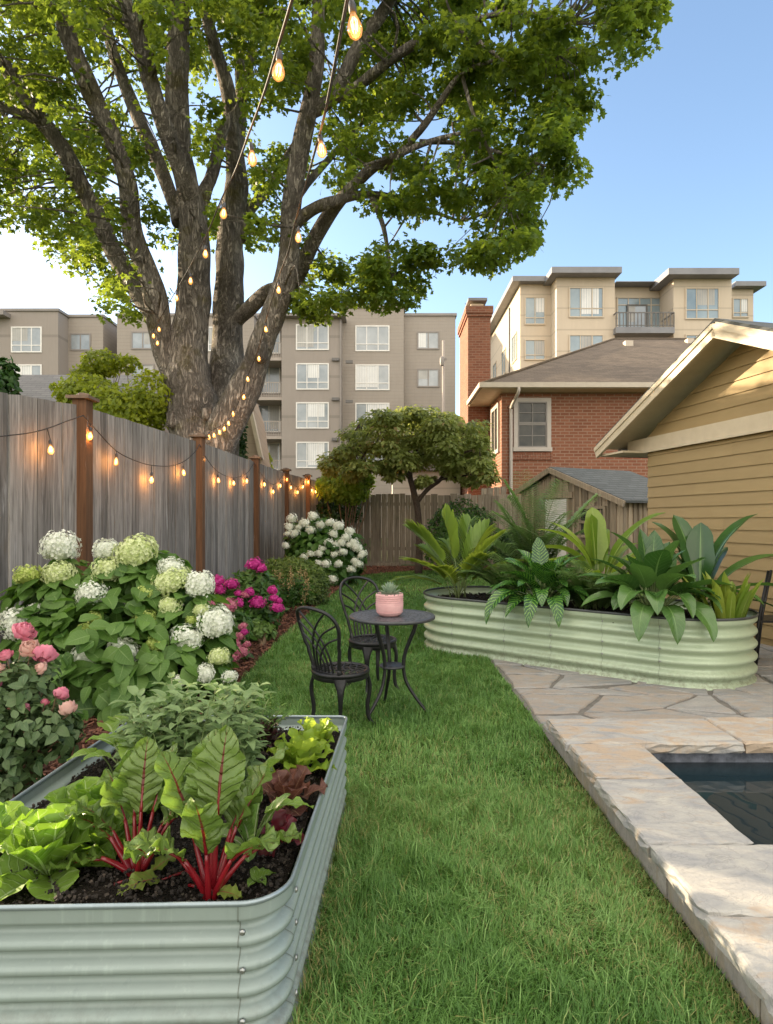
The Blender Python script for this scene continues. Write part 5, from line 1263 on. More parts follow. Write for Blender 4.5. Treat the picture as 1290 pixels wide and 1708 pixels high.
# collar leaves under every head
for p in tips:
    m = int(rng.integers(4, 7)); a = rng.uniform(0, 2 * PI, m); d = np.stack([np.cos(a), np.sin(a), np.full(m, -.25)], 1)
    mb.inst(T_OVW, frames(np.stack([np.cos(a) * .3, np.sin(a) * .3, np.ones(m)], 1) + rng.normal(0, .2, (m, 3)), d) * (rng.uniform(.12, .19, m))[:, None, None], p + d * .01 - np.array((0, 0, .02)), np.clip(rng.normal(.6, .15, m), 0, .95), 0, True)
mb.build('foliage', M_hydleaf, hyd)
mb = MB(); stems(mb, (-2.1, 4.95, 0), tips, .012, .005); mb.build('stem', M_stem, hyd)

# ---- white hydrangea near the end of the bed
wh = thing('hydrangea_bush', 'distant hydrangea covered in small round white flower heads at the fence corner', 'shrub', (WX(540, 13.6), 13.6, 0))
wl = [(487, 865), (483, 879), (508, 873), (523, 861), (551, 872), (565, 877), (584, 887), (578, 897), (535, 876), (518, 885), (556, 891), (480, 890), (492, 890), (477, 910), (538, 916), (519, 924), (507, 929), (533, 923), (561, 910), (559, 925), (585, 909), (596, 914), (590, 905), (602, 928), (597, 941), (586, 950), (544, 941), (556, 966), (606, 924), (498, 880), (570, 905), (548, 905), (565, 941), (532, 940), (592, 935), (572, 921)]
heads(wh, [(a, b, U(11, 16.5) if i > 7 else U(15, 18), 's') for i, (a, b) in enumerate(wl)], lambda a, b: 13.1 - (b - 860) * .006)
mb = MB(); leafy(mb, [E(540, 920, 13.5, 62, 50), E(510, 905, 13.6, 34, 38), E(575, 925, 13.4, 34, 42), E(545, 950, 13.3, 55, 34), E(535, 885, 13.7, 36, 20)], 3600, T_OVW, .16, tilt=.4, shell=.65, upw=.6, tint=(.4, .18), ztop=.15); mb.build('foliage', leafmat('hydrangea_leaf_deep', (.028, .085, .012), (.11, .23, .035), .34, .5), wh)
mb = MB(); stems(mb, (WX(540, 13.6), 13.6, 0), [P(a, b + 10, 13.5) for a, b in wl[::3]], .014, .006); mb.build('stem', M_stem, wh)

# ---- pink flowering shrubs between the hydrangeas
pk1 = thing('pink_flower_bush', 'bush with bright magenta flower clusters beside the bark mulch edge', 'shrub', (WX(425, 7.9), 7.9, 0))
ml = [(425, 942, 26, 'm'), (436, 949, 18, 'm'), (363, 970, 24, 'm'), (387, 975, 22, 'm'), (417, 988, 18, 'm'), (430, 1005, 25, 'm'), (455, 985, 18, 'm'), (463, 1014, 23, 'm'), (457, 998, 16, 'm'), (399, 1006, 18, 'm'), (410, 992, 16, 'd'), (466, 1002, 11, 'm'), (367, 984, 18, 'm'), (398, 990, 13, 'm')]
tp = heads(pk1, ml, lambda a, b: 7.7 - (b - 940) * .006)
mb = MB(); leafy(mb, [E(425, 985, 7.9, 42, 36), E(436, 1018, 7.6, 34, 34), E(400, 1000, 7.8, 34, 34), E(418, 1042, 7.4, 32, 22), E(380, 990, 8, 26, 22)], 2600, T_LA, .12, tilt=.5, shell=.5, upw=.4, tint=(.4, .2), ztop=.15); mb.build('foliage', M_mgreen, pk1)
mb = MB(); stems(mb, (WX(425, 7.8), 7.8, 0), tp, .01, .004); mb.build('stem', M_stem, pk1)
pk2 = thing('pink_flower_bush', 'low bush with faded dusty pink flower clusters beside the large hydrangea', 'shrub', (WX(392, 6.3), 6.3, 0))
dl = [(381, 1011, 32, 'd'), (350, 1008, 20, 'd'), (405, 1045, 16, 'd'), (380, 1068, 26, 'd'), (402, 1088, 26, 'd'), (370, 1080, 26, 'd'), (408, 1055, 14, 'm'), (392, 1075, 22, 'd'), (390, 1098, 18, 'd'), (362, 1066, 18, 'd'), (315, 1000, 20, 'd'), (412, 1075, 14, 'd'), (400, 1062, 16, 'd')]
tp = heads(pk2, dl, lambda a, b: 6.3 - (b - 1000) * .006)
mb = MB(); leafy(mb, [E(385, 1050, 6.3, 36, 38), E(386, 1085, 6.0, 26, 28), E(365, 1030, 6.5, 30, 30)], 1500, T_LA, .10, tilt=.5, shell=.5, upw=.4, tint=(.45, .25)); mb.build('foliage', M_mgreen, pk2)
mb = MB(); stems(mb, (WX(390, 6.2), 6.2, 0), tp, .01, .004); mb.build('stem', M_stem, pk2)
bush('round_shrub', 'dense rounded green shrub between the pink flowers and the white hydrangea', 'shrub', (WX(500, 10.2), 10.2, 0),
     [E(500, 968, 10.2, 44, 38), E(522, 985, 10, 26, 34), E(470, 955, 10.4, 36, 24), E(495, 992, 9.9, 38, 20)], 9000, T_NARROW, .10, leafmat('box_leaf', (.045, .085, .015), (.17, .24, .05), .35, .5), ns=10, tilt=.7, ztop=.2)
tf = thing('tan_plume_shrub', 'wispy shrub with faded tan plumes in front of the rounded green shrub', 'shrub', (WX(478, 9), 9, 0))
mb = MB(); leafy(mb, [E(478, 990, 9, 26, 30), E(500, 985, 9, 20, 22)], 900, T_NARROW, .11, tilt=.8, shell=.2, upw=.2, tint=(.4, .2)); mb.build('foliage', M_mgreen, tf)
mb = MB()
for i in range(38):
    p = P(U(455, 515), U(955, 1000), U(8.75, 9.15)); m = 24; mb.inst(T_SM, rand_rot(m, 2) * (rng.uniform(.02, .035, m))[:, None, None], p + rng.normal(0, 1, (m, 3)) * (.018, .018, .04), rng.random(m))
mb.build('plume', leafmat('tan_plume', (.25, .17, .07), (.46, .34, .17), .3, .7), tf)
# low green foliage at the bed edge
bush('low_bed_plant', 'low light-green plant spilling onto the mulch below the pink flowers', 'plant', (WX(440, 6.7), 6.7, 0), [E(432, 1052, 6.9, 26, 13)], 420, T_OV, .075, leafmat('pale_bed_leaf', (.07, .14, .03), (.18, .28, .07), .3, .5), ns=4)

# ---- rose bush at the frame edge
M_rose = petalmat('pink_rose_petal', (.62, .17, .27), (.80, .42, .47), .35); M_rosepale = petalmat('pale_rose_petal', (.66, .40, .34), (.80, .62, .54), .35)
def rose_mesh(nm, mat, seed):
    r2 = np.random.default_rng(seed); mb = MB()
    for ring, (n, L, W, e0, e1, rb) in enumerate(((5, .80, .95, 12, 78, .34), (6, .95, .95, 36, 100, .30), (7, .98, .85, 52, 112, .26), (7, .95, .72, 64, 122, .20), (7, .88, .60, 74, 132, .15), (6, .8, .48, 82, 142, .10), (5, .7, .38, 88, 150, .06))):
        for i in range(n):
            a = 2 * PI * i / n + ring * .55 + r2.uniform(-.15, .15)
            leaf(mb, (rb * math.cos(a), rb * math.sin(a), -.35 + ring * .04), a, L * r2.uniform(.9, 1.1), W, e0, e1, 'spoon', .28, .03, 5, 2, r2.uniform(.1 + ring * .02, .7), rf=4)
    return mb.mesh(nm, mat)
RM = [rose_mesh('rose', M_rose, 1), rose_mesh('rose', M_rosepale, 2), rose_mesh('rose', M_rose, 3)]
rb = thing('rose_bush', 'rose bush with pink double roses and small dark leaves beside the garden bed', 'shrub', (-1.85, 2.95, 0))
rl = [(38, 1056, 44, 0), (73, 1094, 44, 0), (50, 1085, 40, 1), (12, 1094, 26, 2), (-4, 1120, 30, 1), (101, 1159, 30, 2), (114, 1184, 34, 1), (75, 1172, 15, 0), (40, 1182, 22, 2), (70, 1116, 26, 1), (0, 1142, 14, 0)]
tips = []
for px, py, w, k in rl:
    D = 3.1 - (py - 1050) * .0016; p = P(px, py, D); r = w * D / F / 2
    o = bpy.data.objects.new('rose', RM[k]); COL.objects.link(o); o.parent = rb; o.location = [float(v) for v in p - wloc(rb)]; o.scale = (r * 1.2,) * 3; o.rotation_euler = (U(.2, .9), U(-.4, .5), U(0, 6)); tips.append(p - np.array((0, 0, r * .5)))
mb = MB(); leafy(mb, [E(30, 1165, 3.0, 70, 60), E(75, 1220, 2.9, 60, 50), E(10, 1240, 2.85, 60, 60), E(50, 1130, 3.1, 45, 40), E(105, 1220, 2.95, 30, 40), E(20, 1290, 2.8, 50, 40), E(-40, 1200, 2.9, 60, 90)], 1500, T_OV, .062, tilt=.45, shell=.35, upw=.6, tint=(.42, .2)); mb.build('foliage', leafmat('rose_leaf', (.040, .085, .026), (.13, .20, .07), .25, .5, midrib=(.12, .16, .07), mw=.03, veins=.2), rb)
mb = MB(); stems(mb, (-1.85, 2.95, 0), tips + [P(U(0, 120), U(1150, 1260), U(2.85, 3.0)) for i in range(14)], .008, .003); mb.build('stem', M_brownstem, rb)

# ------------------------------------------------------------------ vegetables in the steel bed
SZ = .372
def FPos(px, py, z=SZ): 
    D = (CAMZ - z) * F / (py - HOR); return np.array((WX(px, D), D, z))
M_chard = leafmat('chard_leaf', (.080, .150, .024), (.205, .30, .070), .35, .33, midrib=(.15, .035, .018), mw=.045, veins=1.0, vcol=(.17, .24, .05), vein_n=9, spec=.5)
M_chardy = leafmat('young_chard_leaf', (.16, .24, .03), (.28, .36, .07), .35, .4, midrib=(.34, .08, .06), mw=.03, veins=.4, vein_n=8)
M_redstem = plain('red_chard_stalk', (.11, .003, .007), (.24, .010, .016), 12, .28, .1, 60, (1, 1, .3), spec=.6)
M_lett = leafmat('lettuce_leaf', (.10, .20, .022), (.24, .37, .06), .42, .4, midrib=(.36, .48, .20), mw=.06, veins=.5, vein_n=7)
M_frill = leafmat('frilly_lettuce_leaf', (.16, .28, .02), (.33, .46, .07), .45, .4, (.6, .7, .1))
M_redlett = leafmat('red_lettuce_leaf', (.075, .028, .022), (.20, .085, .055), .3, .4, midrib=(.26, .15, .09), mw=.05, veins=.4)
M_herb = leafmat('herb_leaf', (.11, .19, .065), (.26, .36, .15), .32, .5, midrib=(.22, .30, .14), mw=.03, veins=.35)
M_bloodred = leafmat('dark_red_leaf', (.06, .008, .012), (.16, .02, .03), .3, .4)
def chard(label, base, leaves, mats=(M_chard, M_redstem), sr=.0105):
    t = thing('chard_plant', label, 'plant', base, 'red-stemmed chard plants'); mb = MB(); ms = MB()
    for az, ls, es0, es1, L, W, e0, e1, roll, tn in leaves:
        b = np.array(base) + np.array((math.cos(az), math.sin(az), 0)) * .016
        s = arc(b, az, ls, es0, es1, 6); ms.tube(np.vstack([b - (0, 0, .02), s]), np.linspace(sr * 1.3, sr * .62, 8), 8, U(.2, .8), flat=.75)
        tip = leaf(mb, s[-1], az, L * 1.25, W * 1.55, e0, e1, 'chard', .10, .014, 26, 5, tn, 1.3, roll=roll, rf=8, cren=.008)
        # red midrib running on into the blade
        r = arc(s[-1], az, L * .62, e0, e0 + (e1 - e0) * .45, 6); ms.tube(r + (0, 0, -.004), np.linspace(sr * .55, .001, 7), 6)
    mb.build('leaves', mats[0], t); ms.build('stalks', mats[1], t); return t
bA = FPos(352, 1488); bB = FPos(228, 1455)
# (azimuth, stalk len, stalk elev0, elev1, blade len, width, blade elev0, elev1, roll, tint)
chard('tall red-stemmed chard with broad crinkled leaves in the middle of the garden bed', bA, [
    (R(150), .16, 70, 68, .20, .115, 66, 45, .25, .55), (R(100), .18, 82, 80, .20, .105, 76, 60, .0, .5), (R(40), .17, 72, 66, .20, .115, 58, 38, -.35, .62), (R(-100), .12, 84, 86, .15, .085, 76, 60, .1, .42), (R(65), .15, 66, 60, .14, .085, 52, 25, .0, .5), (R(15), .12, 52, 45, .13, .08, 30, -10, -.2, .7), (R(120), .15, 70, 66, .16, .10, 60, 35, .2, .4), (R(-30), .13, 64, 58, .15, .09, 46, 5, -.2, .6), (R(-150), .12, 66, 60, .14, .085, 48, 0, .2, .5), (R(80), .20, 84, 82, .19, .10, 80, 66, .1, .65), (R(170), .13, 50, 44, .13, .08, 26, -20, .1, .75)])
chard('smaller red-stemmed chard with dark crinkled leaves beside the green lettuce', bB, [
    (R(165), .13, 62, 55, .13, .085, 40, 5, .3, .35), (R(120), .15, 78, 76, .15, .085, 74, 58, .1, .25), (R(60), .16, 76, 74, .16, .08, 72, 56, -.1, .5), (R(20), .15, 62, 60, .12, .075, 46, 15, -.2, .35), (R(95), .16, 82, 80, .17, .09, 78, 65, 0, .75), (R(200), .10, 45, 30, .11, .07, 10, -25, .2, .5), (R(140), .14, 70, 66, .14, .08, 58, 30, .2, .6), (R(-60), .10, 60, 55, .11, .065, 40, 0, 0, .4), (R(40), .13, 66, 60, .13, .08, 48, 10, -.2, .55), (R(180), .12, 62, 56, .12, .075, 44, 5, .1, .3)])
# fallen young chard leaves on the soil edge
for lab, pb, az, L, W, e0, e1, tn in (('flat yellow-green chard leaf drooping onto the soil at the near steel rim', (268, 1472), R(215), .12, .085, 22, -22, .6), ('small upright yellow-green leaf between the two red chard plants', (252, 1460), R(35), .10, .06, 30, 5, .4), ('small round yellow leaf lying against the near rim by the red stalks', (365, 1493), R(-20), .075, .055, 12, -15, .8)):
    yc = thing('chard_leaf', lab, 'leaf', FPos(*pb)); mb = MB(); leaf(mb, FPos(*pb) + (0, 0, .01), az, L, W, e0, e1, 'ovate', .1, .006, 12, 3, tn, cren=.004); mb.build('blade', M_chardy, yc)
    mb = MB(); mb.tube(arc(FPos(*pb) + (0, 0, .006), az + PI, .10, 4, -4, 5), [.003, .003, .0035, .004, .0045, .005], 6); mb.build('stalk', M_redstem, yc)
def rosette(name, label, cat, base, rings, prof, mat, fold=.25, ruf=.006, nseg=10, cren=.002, grp=None, ncol=3, rf=7):
    t = thing(name, label, cat, base, grp); mb = MB()
    for k, (n, L, W, e0, e1, tn) in enumerate(rings):
        for i in range(n):
            a = 2 * PI * i / n + k * .7 + U(-.25, .25)
            leaf(mb, np.array(base) + np.array((math.cos(a), math.sin(a), 0)) * .008, a, L * U(.85, 1.12), W * U(.9, 1.1), e0 + U(-6, 6), e1 + U(-8, 8), prof, fold, ruf, nseg + 4, ncol, np.clip(tn + U(-.15, .15), .03, .95), roll=U(-.2, .2), rf=rf, cren=cren)
    mb.build('leaves', mat, t); return t
rosette('lettuce', 'round-headed pale green lettuce at the near corner of the garden bed', 'lettuce', FPos(82, 1460), [(6, .17, .115, 18, -12, .55), (7, .185, .125, 52, 40, .5), (6, .17, .115, 70, 66, .6), (5, .145, .10, 82, 100, .75), (4, .12, .085, 88, 118, .85)], 'spoon', M_lett, .30, .007)
rosette('lettuce', 'loose pale green lettuce behind the round-headed one by the inner rim', 'lettuce', FPos(150, 1385), [(6, .17, .11, 34, 8, .5), (6, .19, .12, 58, 40, .6), (5, .18, .11, 76, 70, .7)], 'spoon', M_lett, .25, .009)
rosette('lettuce', 'bright leafy lettuce tucked between the herbs and the chard', 'lettuce', FPos(250, 1360), [(6, .17, .10, 50, 25, .35), (5, .20, .11, 72, 58, .5), (4, .19, .10, 84, 80, .65)], 'spoon', M_lett, .25, .009)
rosette('lettuce', 'leafy green lettuce half hidden behind the tall chard blades', 'lettuce', FPos(330, 1345), [(6, .15, .09, 46, 18, .3), (5, .17, .09, 70, 55, .45)], 'spoon', M_lett, .25, .009)
rosette('lettuce', 'small green lettuce between the herbs and the frilly lime lettuce', 'lettuce', FPos(400, 1315), [(6, .13, .075, 46, 15, .3), (5, .15, .08, 70, 55, .45)], 'spoon', M_herb, .25, .006)
rosette('lettuce', 'upright green leaves growing along the inside rim at the bed edge', 'lettuce', FPos(10, 1425), [(5, .15, .10, 40, 5, .5), (5, .15, .10, 66, 52, .6)], 'spoon', M_lett, .25, .008)
rosette('lettuce', 'small bright lettuce between the round-headed one and the smaller chard', 'lettuce', FPos(175, 1420), [(6, .12, .08, 36, 5, .45), (5, .13, .085, 62, 45, .6), (4, .11, .07, 80, 80, .75)], 'spoon', M_lett, .28, .008)
rosette('salad_plant', 'slender pale-stemmed salad plant between the chard and the steel rim', 'plant', FPos(418, 1420), [(4, .20, .045, 70, 40, .4), (3, .14, .04, 40, -5, .6), (4, .22, .05, 82, 74, .5)], 'spoon', leafmat('salad_leaf', (.09, .19, .03), (.24, .36, .09), .35, .4, midrib=(.40, .44, .26), mw=.09, veins=.3), .2, .004)
ar = thing('salad_plant', 'long light-green leaf arching out over the steel rim', 'plant', FPos(425, 1415)); mb = MB()
leaf(mb, FPos(425, 1415) + np.array((.03, .0, .11)), R(8), .16, .062, 32, -22, 'ovate', .15, .007, 14, 3, .75, cren=.004); mb.build('leaves', M_lett, ar)
mb = MB(); mb.tube(arc(FPos(425, 1415), R(10), .12, 82, 60, 5), .003, 5); mb.build('stem', M_stem, ar)
sd = thing('salad_plant', 'tiny two-leaved seedling on the bare soil beside the chard stalks', 'seedling', FPos(428, 1478)); mb = MB()
for a, l in ((.3, .06), (2.0, .055), (4.4, .05), (5.4, .06), (1.1, .05)): leaf(mb, FPos(428, 1478) + (0, 0, .012), a, l, .032, 50, -10, 'ovate', .15, .003, 6, 2, U(.4, .9))
mb.build('leaves', M_lett, sd)
# frilly lettuce (many small ruffled leaves) and reds
def frilly(name, label, base, n, s, mat, grp=None, emin=25):
    t = thing(name, label, 'lettuce', base, grp); mb = MB()
    for i in range(n):
        a = i * 2.4 + U(-.3, .3); f = (i + .5) / n; e = 86 - (86 - emin) * f
        leaf(mb, np.array(base) + np.array((math.cos(a), math.sin(a), 0)) * s * .06 + (0, 0, (1 - f) * s * .1), a, s * U(.75, 1.05), s * U(.42, .6), e + U(-6, 6), e - 25 * f - 12, 'spoon', .12, s * .085, 10, 3, np.clip(.75 - .5 * f + U(-.15, .15), .05, .95), rf=9)
    mb.build('leaves', mat, t); return t
frilly('lettuce', 'frilly lime-green lettuce near the far corner of the garden bed', FPos(500, 1288), 22, .16, M_frill)
frilly('lettuce', 'smaller upright lime-green lettuce right in the far corner of the bed', FPos(528, 1255), 12, .15, M_frill, emin=50)
frilly('lettuce', 'red-brown loose lettuce against the long steel side', FPos(478, 1350), 11, .15, M_redlett, emin=30)
frilly('lettuce', 'dark purple-red lettuce by the far end of the garden bed', FPos(440, 1250), 13, .13, leafmat('dark_purple_leaf', (.030, .014, .014), (.10, .042, .042), .25, .4), emin=30)
frilly('lettuce', 'small blood-red lettuce heart showing between the tall chard leaves', FPos(300, 1320), 9, .17, M_bloodred, emin=55)
frilly('lettuce', 'low blood-red leaves under the arching light-green leaf', FPos(470, 1408), 8, .10, M_bloodred, emin=15)
# herb clump: many upright stems of opposite leaves
hb = thing('herb_clump', 'tall soft grey-green herb clump at the back of the garden bed', 'herb', FPos(330, 1285)); mb = MB(); ms = MB()
for i in range(72):
    b = FPos(U(215, 425), U(1248, 1330)); h = U(.16, .36); az = U(0, 2 * PI); s = arc(b, az, h, U(74, 92), U(50, 80), 7); ms.tube(s, np.linspace(.004, .0018, 8), 5)
    for j in range(2, 8):
        for q in (0, PI):
            leaf(mb, s[j], az + 1.2 + q + j * 1.57 + U(-.4, .4), U(.06, .125) * (1.1 if j < 6 else .8), U(.026, .044), U(28, 60), U(-35, 5), 'lance', .18, .002, 6, 1, np.clip(.30 + j * .06 + U(-.2, .2), .02, .95))
mb.build('leaves', M_herb, hb); ms.build('stem', M_stem, hb)
dn = thing('herb_clump', 'feathery light-green herb leaning over the back rim of the bed', 'herb', FPos(425, 1245)); mb = MB(); ms = MB()
for i in range(16):
    b = FPos(U(400, 450), U(1235, 1262)); az = U(-.5, 2.4); s = arc(b, az, U(.14, .27), U(70, 88), U(10, 50), 8); ms.tube(s, np.linspace(.003, .0012, 9), 4)
    for j in range(2, 9):
        for q in (-1, 1): leaf(mb, s[j], az + q * 1.0, U(.03, .055), .012, 35, 0, 'lance', .1, 0, 4, 1, U(.4, .95))
mb.build('leaves', M_mgreen, dn); ms.build('stem', M_stem, dn)
bd = thing('broad_herb', 'broad rounded green leaves drooping over the inner rim beside the rose bush', 'plant', FPos(205, 1290)); mb = MB(); ms = MB()
for i in range(13):
    b = FPos(U(190, 240), U(1275, 1320)); az = U(0, 6.28); s = arc(b, az, U(.10, .2), 85, 50, 5); ms.tube(s, .0028, 5); leaf(mb, s[-1], az, U(.09, .14), U(.06, .09), 35, -25, 'ovate', .15, .004, 9, 2, U(.3, .9))
mb.build('leaves', M_lett, bd); ms.build('stem', M_stem, bd)

# ------------------------------------------------------------------ tropical plants in the oval planter
OZ = .51
def OPos(px, py, D): p = P(px, py, D); return np.array((p[0], p[1], OZ))
M_palm = leafmat('palm_leaflet', (.075, .16, .02), (.22, .33, .06), .42, .4, (.5, .55, .06))
M_fern = leafmat('fern_leaflet', (.085, .165, .045), (.21, .31, .11), .4, .45)
M_broad = leafmat('glossy_broad_leaf', (.030, .090, .018), (.105, .205, .050), .25, .27, midrib=(.12, .22, .06), mw=.035, veins=.25, vein_n=10, spec=.6)
M_strap = leafmat('glossy_strap_leaf', (.028, .085, .018), (.10, .20, .045), .25, .26, midrib=(.13, .23, .07), mw=.05, veins=0, spec=.6)
M_lime = leafmat('lime_strap_leaf', (.12, .21, .02), (.30, .40, .07), .4, .35, midrib=(.34, .42, .12), mw=.05, spec=.5)
M_proto = leafmat('variegated_leaf', (.010, .050, .010), (.030, .10, .018), .2, .24, midrib=(.05, .14, .03), mw=.04, veins=.2, vein_n=11, spec=.6, patch=(.16, .32, .05))
def frond(mb, ms, base, az, L, e0, e1, n, ll, lw, droop, tint, sweep=.9, start=.3, r=.006, twist=0.0):
    s = arc(base, az, L, e0, e1, 16); ms.tube(s, np.linspace(r, r * .3, len(s)), 6)
    tg = np.gradient(s, axis=0); tg /= np.linalg.norm(tg, axis=1)[:, None]
    for i in range(n):
        t = start + (1 - start) * (i + .5) / n; f = t * 16; j = min(15, int(f)); p = s[j] + (s[j + 1] - s[j]) * (f - j); T = tg[j]
        sd = np.array((-math.sin(az), math.cos(az), 0)); up = np.cross(T, sd) * -1; up = np.cross(sd, T) * -1
        if up[2] < 0: up = -up
        sd, up = sd * math.cos(twist) + up * math.sin(twist), up * math.cos(twist) - sd * math.sin(twist)
        ln = ll * (math.sin(PI * (.12 + .80 * (t - start) / (1 - start))) ** .6)
        a = sweep * (1 - (.55 if sweep < 1 else .3) * (t - start) / (1 - start))
        for q in (-1, 1):
            d = T * math.cos(a) + sd * q * math.sin(a) + up * (.22 + U(-.06, .06)); d /= np.linalg.norm(d)
            el = math.degrees(math.asin(np.clip(d[2], -1, 1))); az2 = math.atan2(d[1], d[0])
            leaf(mb, p, az2, ln * U(.92, 1.06), lw, el, el - droop, 'lance', .12, 0, 5, 1, np.clip(tint + U(-.15, .15), .02, .95), roll=0)
pl = thing('palm', 'young palm with broad folded fan leaflets at the lawn end of the green planter', 'palm', OPos(762, 1000, 7.0)); mb = MB(); ms = MB()
b = OPos(765, 1005, 7.0)
frond(mb, ms, b, R(172), .98, 76, 34, 15, .34, .085, 12, .75, .58, .45, .009, .5); frond(mb, ms, b, R(130), .95, 88, 66, 15, .36, .085, 8, .8, .55, .46, .009, .9)
frond(mb, ms, b, R(20), .88, 80, 50, 15, .32, .07, 15, .6, .6, .42, .007, .6); frond(mb, ms, b, R(200), .78, 62, 10, 18, .30, .045, 25, .55, .8, .35, .006)
frond(mb, ms, b, R(-60), .70, 70, 25, 18, .30, .045, 25, .5, .8, .35, .006); frond(mb, ms, b, R(100), .82, 75, 30, 18, .28, .045, 25, .45, .8, .3, .006)
frond(mb, ms, b, R(235), .62, 66, 12, 18, .28, .04, 25, .45, .85, .3, .006); frond(mb, ms, b, R(-15), .85, 60, 5, 20, .28, .04, 30, .4, .9, .3, .006)
frond(mb, ms, b, R(180), .78, 46, -14, 18, .28, .045, 25, .6, .85, .3, .005); frond(mb, ms, b, R(60), .95, 82, 55, 16, .32, .06, 20, .35, .7, .35, .007, .3); frond(mb, ms, b, R(150), .75, 70, 30, 18, .28, .045, 25, .35, .8, .3, .006)
frond(mb, ms, b, R(-35), .95, 72, 35, 20, .28, .04, 25, .5, .85, .3, .006)
for i in range(9): ms.tube(arc(b + np.array((U(-.1, .1), U(-.06, .06), -.02)), U(0, 6), U(.2, .34), 84, 74, 5), .006, 6)
mb.build('leaves', M_palm, pl); ms.build('stem', M_stem, pl)
fe = thing('fern', 'tall feathery fern frond plant standing behind the variegated plant', 'fern', OPos(900, 990, 7.35)); mb = MB(); ms = MB(); b = OPos(895, 1000, 7.35)
for i in range(24):
    az = 100 + i * 137.5; f = (i + .5) / 24; frond(mb, ms, b + np.array((U(-.12, .12), U(-.10, .10), 0)), R(az), 1.50 - .55 * f + U(-.08, .08), 90 - 12 * f, 68 - 80 * f, 46, .27 - .06 * f, .030, 50, U(.3, .9), 1.15, .10, .005, U(-.6, .8))
mb.build('leaves', M_fern, fe); ms.build('stem', M_stem, fe)
def broad(name, label, base, leaves, mat, prof='ovate', pet=True, ncol=3, fold=.16, ruf=.004, cat='plant'):
    t = thing(name, label, cat, base); mb = MB(); ms = MB()
    for az, ps, L, W, e0, e1, tn in leaves:
        b = np.array(base) + np.array((math.cos(R(az)), math.sin(R(az)), 0)) * .03; s = arc(b, R(az), ps, min(88, e0 + 25), e0, 5) if ps > 0 else np.array([b, b + (0, 0, .01)])
        ms.tube(s, np.linspace(.008, .005, len(s)), 6); leaf(mb, s[-1], R(az), L, W, e0, e1, prof, fold, ruf, 12, ncol, tn, 1.1, roll=U(-.25, .25), rf=4)
    mb.build('leaves', mat, t); ms.build('stem', M_stem, t); return t
vl = []
for i in range(34): a = i * 137.5; f = i / 34; vl.append((a, U(.14, .34) * (1.2 - .4 * f), U(.30, .46), U(.12, .165), 74 - 46 * f, 20 - 66 * f + U(-10, 10), U(.2, .9)))
vl += [(212, .26, .54, .15, 28, -55, .6), (225, .22, .50, .14, 20, -50, .4), (255, .32, .36, .14, 30, -72, .7), (280, .32, .34, .14, 30, -72, .5), (300, .32, .34, .14, 30, -65, .6), (215, .40, .56, .15, 16, -80, .6), (245, .36, .48, .14, 15, -85, .4), (268, .36, .46, .14, 15, -85, .7), (205, .26, .52, .12, 36, -40, .8), (90, .40, .36, .17, 80, 60, .3), (20, .3, .4, .14, 50, -10, .4)]
broad('variegated_plant', 'dark glossy plant with green-flecked leaves hanging over the planter front', OPos(905, 1000, 6.1), vl, M_proto)
bl = []
for i in range(27): a = i * 137.5 + 20; f = (i + .5) / 27; bl.append((a, .36 - .12 * f + U(-.06, .06), U(.38, .52), U(.19, .25), 80 - 50 * f + U(-6, 8), 50 - 86 * f + U(-14, 14), U(.15, .95)))
bl += [(250, .36, .42, .18, 32, -70, .7), (275, .36, .42, .18, 30, -72, .6), (225, .36, .44, .18, 32, -60, .8), (300, .36, .42, .17, 30, -60, .6), (238, .36, .5, .18, 15, -85, .7), (262, .36, .5, .18, 15, -88, .5), (288, .36, .48, .18, 15, -85, .8), (190, .28, .48, .17, 25, -35, .9), (-10, .28, .48, .17, 25, -40, .5), (205, .34, .46, .17, 36, -10, .7), (-40, .34, .46, .18, 36, -12, .8), (60, .42, .42, .2, 80, 62, .2), (100, .42, .42, .2, 80, 70, .15)]
broad('broad_leaf_plant', 'large bushy plant with broad dark leaves in the middle of the green planter', OPos(1088, 1010, 5.5), bl, M_broad)
broad('lime_strap_plant', 'tall plant with upright lime and dark strap leaves before the garden shed', OPos(1000, 1000, 6.55), [(95, .45, .62, .24, 84, 74, .85), (170, .34, .74, .20, 66, -25, .8), (200, .30, .66, .14, 56, -20, .7), (10, .40, .95, .15, 68, 16, .15), (-10, .34, .84, .2, 58, -15, .75), (120, .42, .56, .25, 86, 82, .1), (60, .34, .62, .14, 74, 30, .5), (240, .28, .5, .14, 50, -20, .6), (300, .28, .46, .14, 45, -15, .8), (150, .40, .72, .13, 74, 20, .9), (30, .3, .66, .14, 60, 10, .6), (-40, .3, .52, .16, 58, 5, .9), (185, .38, .8, .12, 72, 0, .7), (80, .34, .5, .22, 80, 60, .2), (215, .2, .5, .12, 40, -40, .4), (330, .2, .5, .12, 40, -40, .4)], M_lime, 'strap')
broad('dark_strap_plant', 'glossy plant with long arching dark strap leaves close to the tan garage', OPos(1168, 1000, 5.7), [(15, .32, .92, .2, 74, 22, .25), (0, .26, .90, .17, 54, -10, .85), (110, .32, .70, .22, 82, 55, .2), (140, .32, .66, .13, 72, 15, .7), (-25, .2, .74, .13, 42, -30, .9), (60, .3, .60, .24, 84, 70, .1), (165, .26, .62, .13, 62, -5, .5), (-60, .2, .50, .14, 44, -45, .8), (200, .26, .46, .15, 62, 0, .95), (-15, .12, .65, .08, 32, -40, .1), (85, .26, .55, .22, 78, 40, .4), (240, .2, .42, .16, 47, -30, .7), (45, .26, .80, .12, 64, 5, .6), (30, .2, .6, .15, 70, 30, .3), (180, .2, .5, .15, 50, -20, .4), (-80, .2, .4, .14, 40, -40, .5), (125, .3, .75, .19, 80, 30, .15)], M_strap, 'strap')
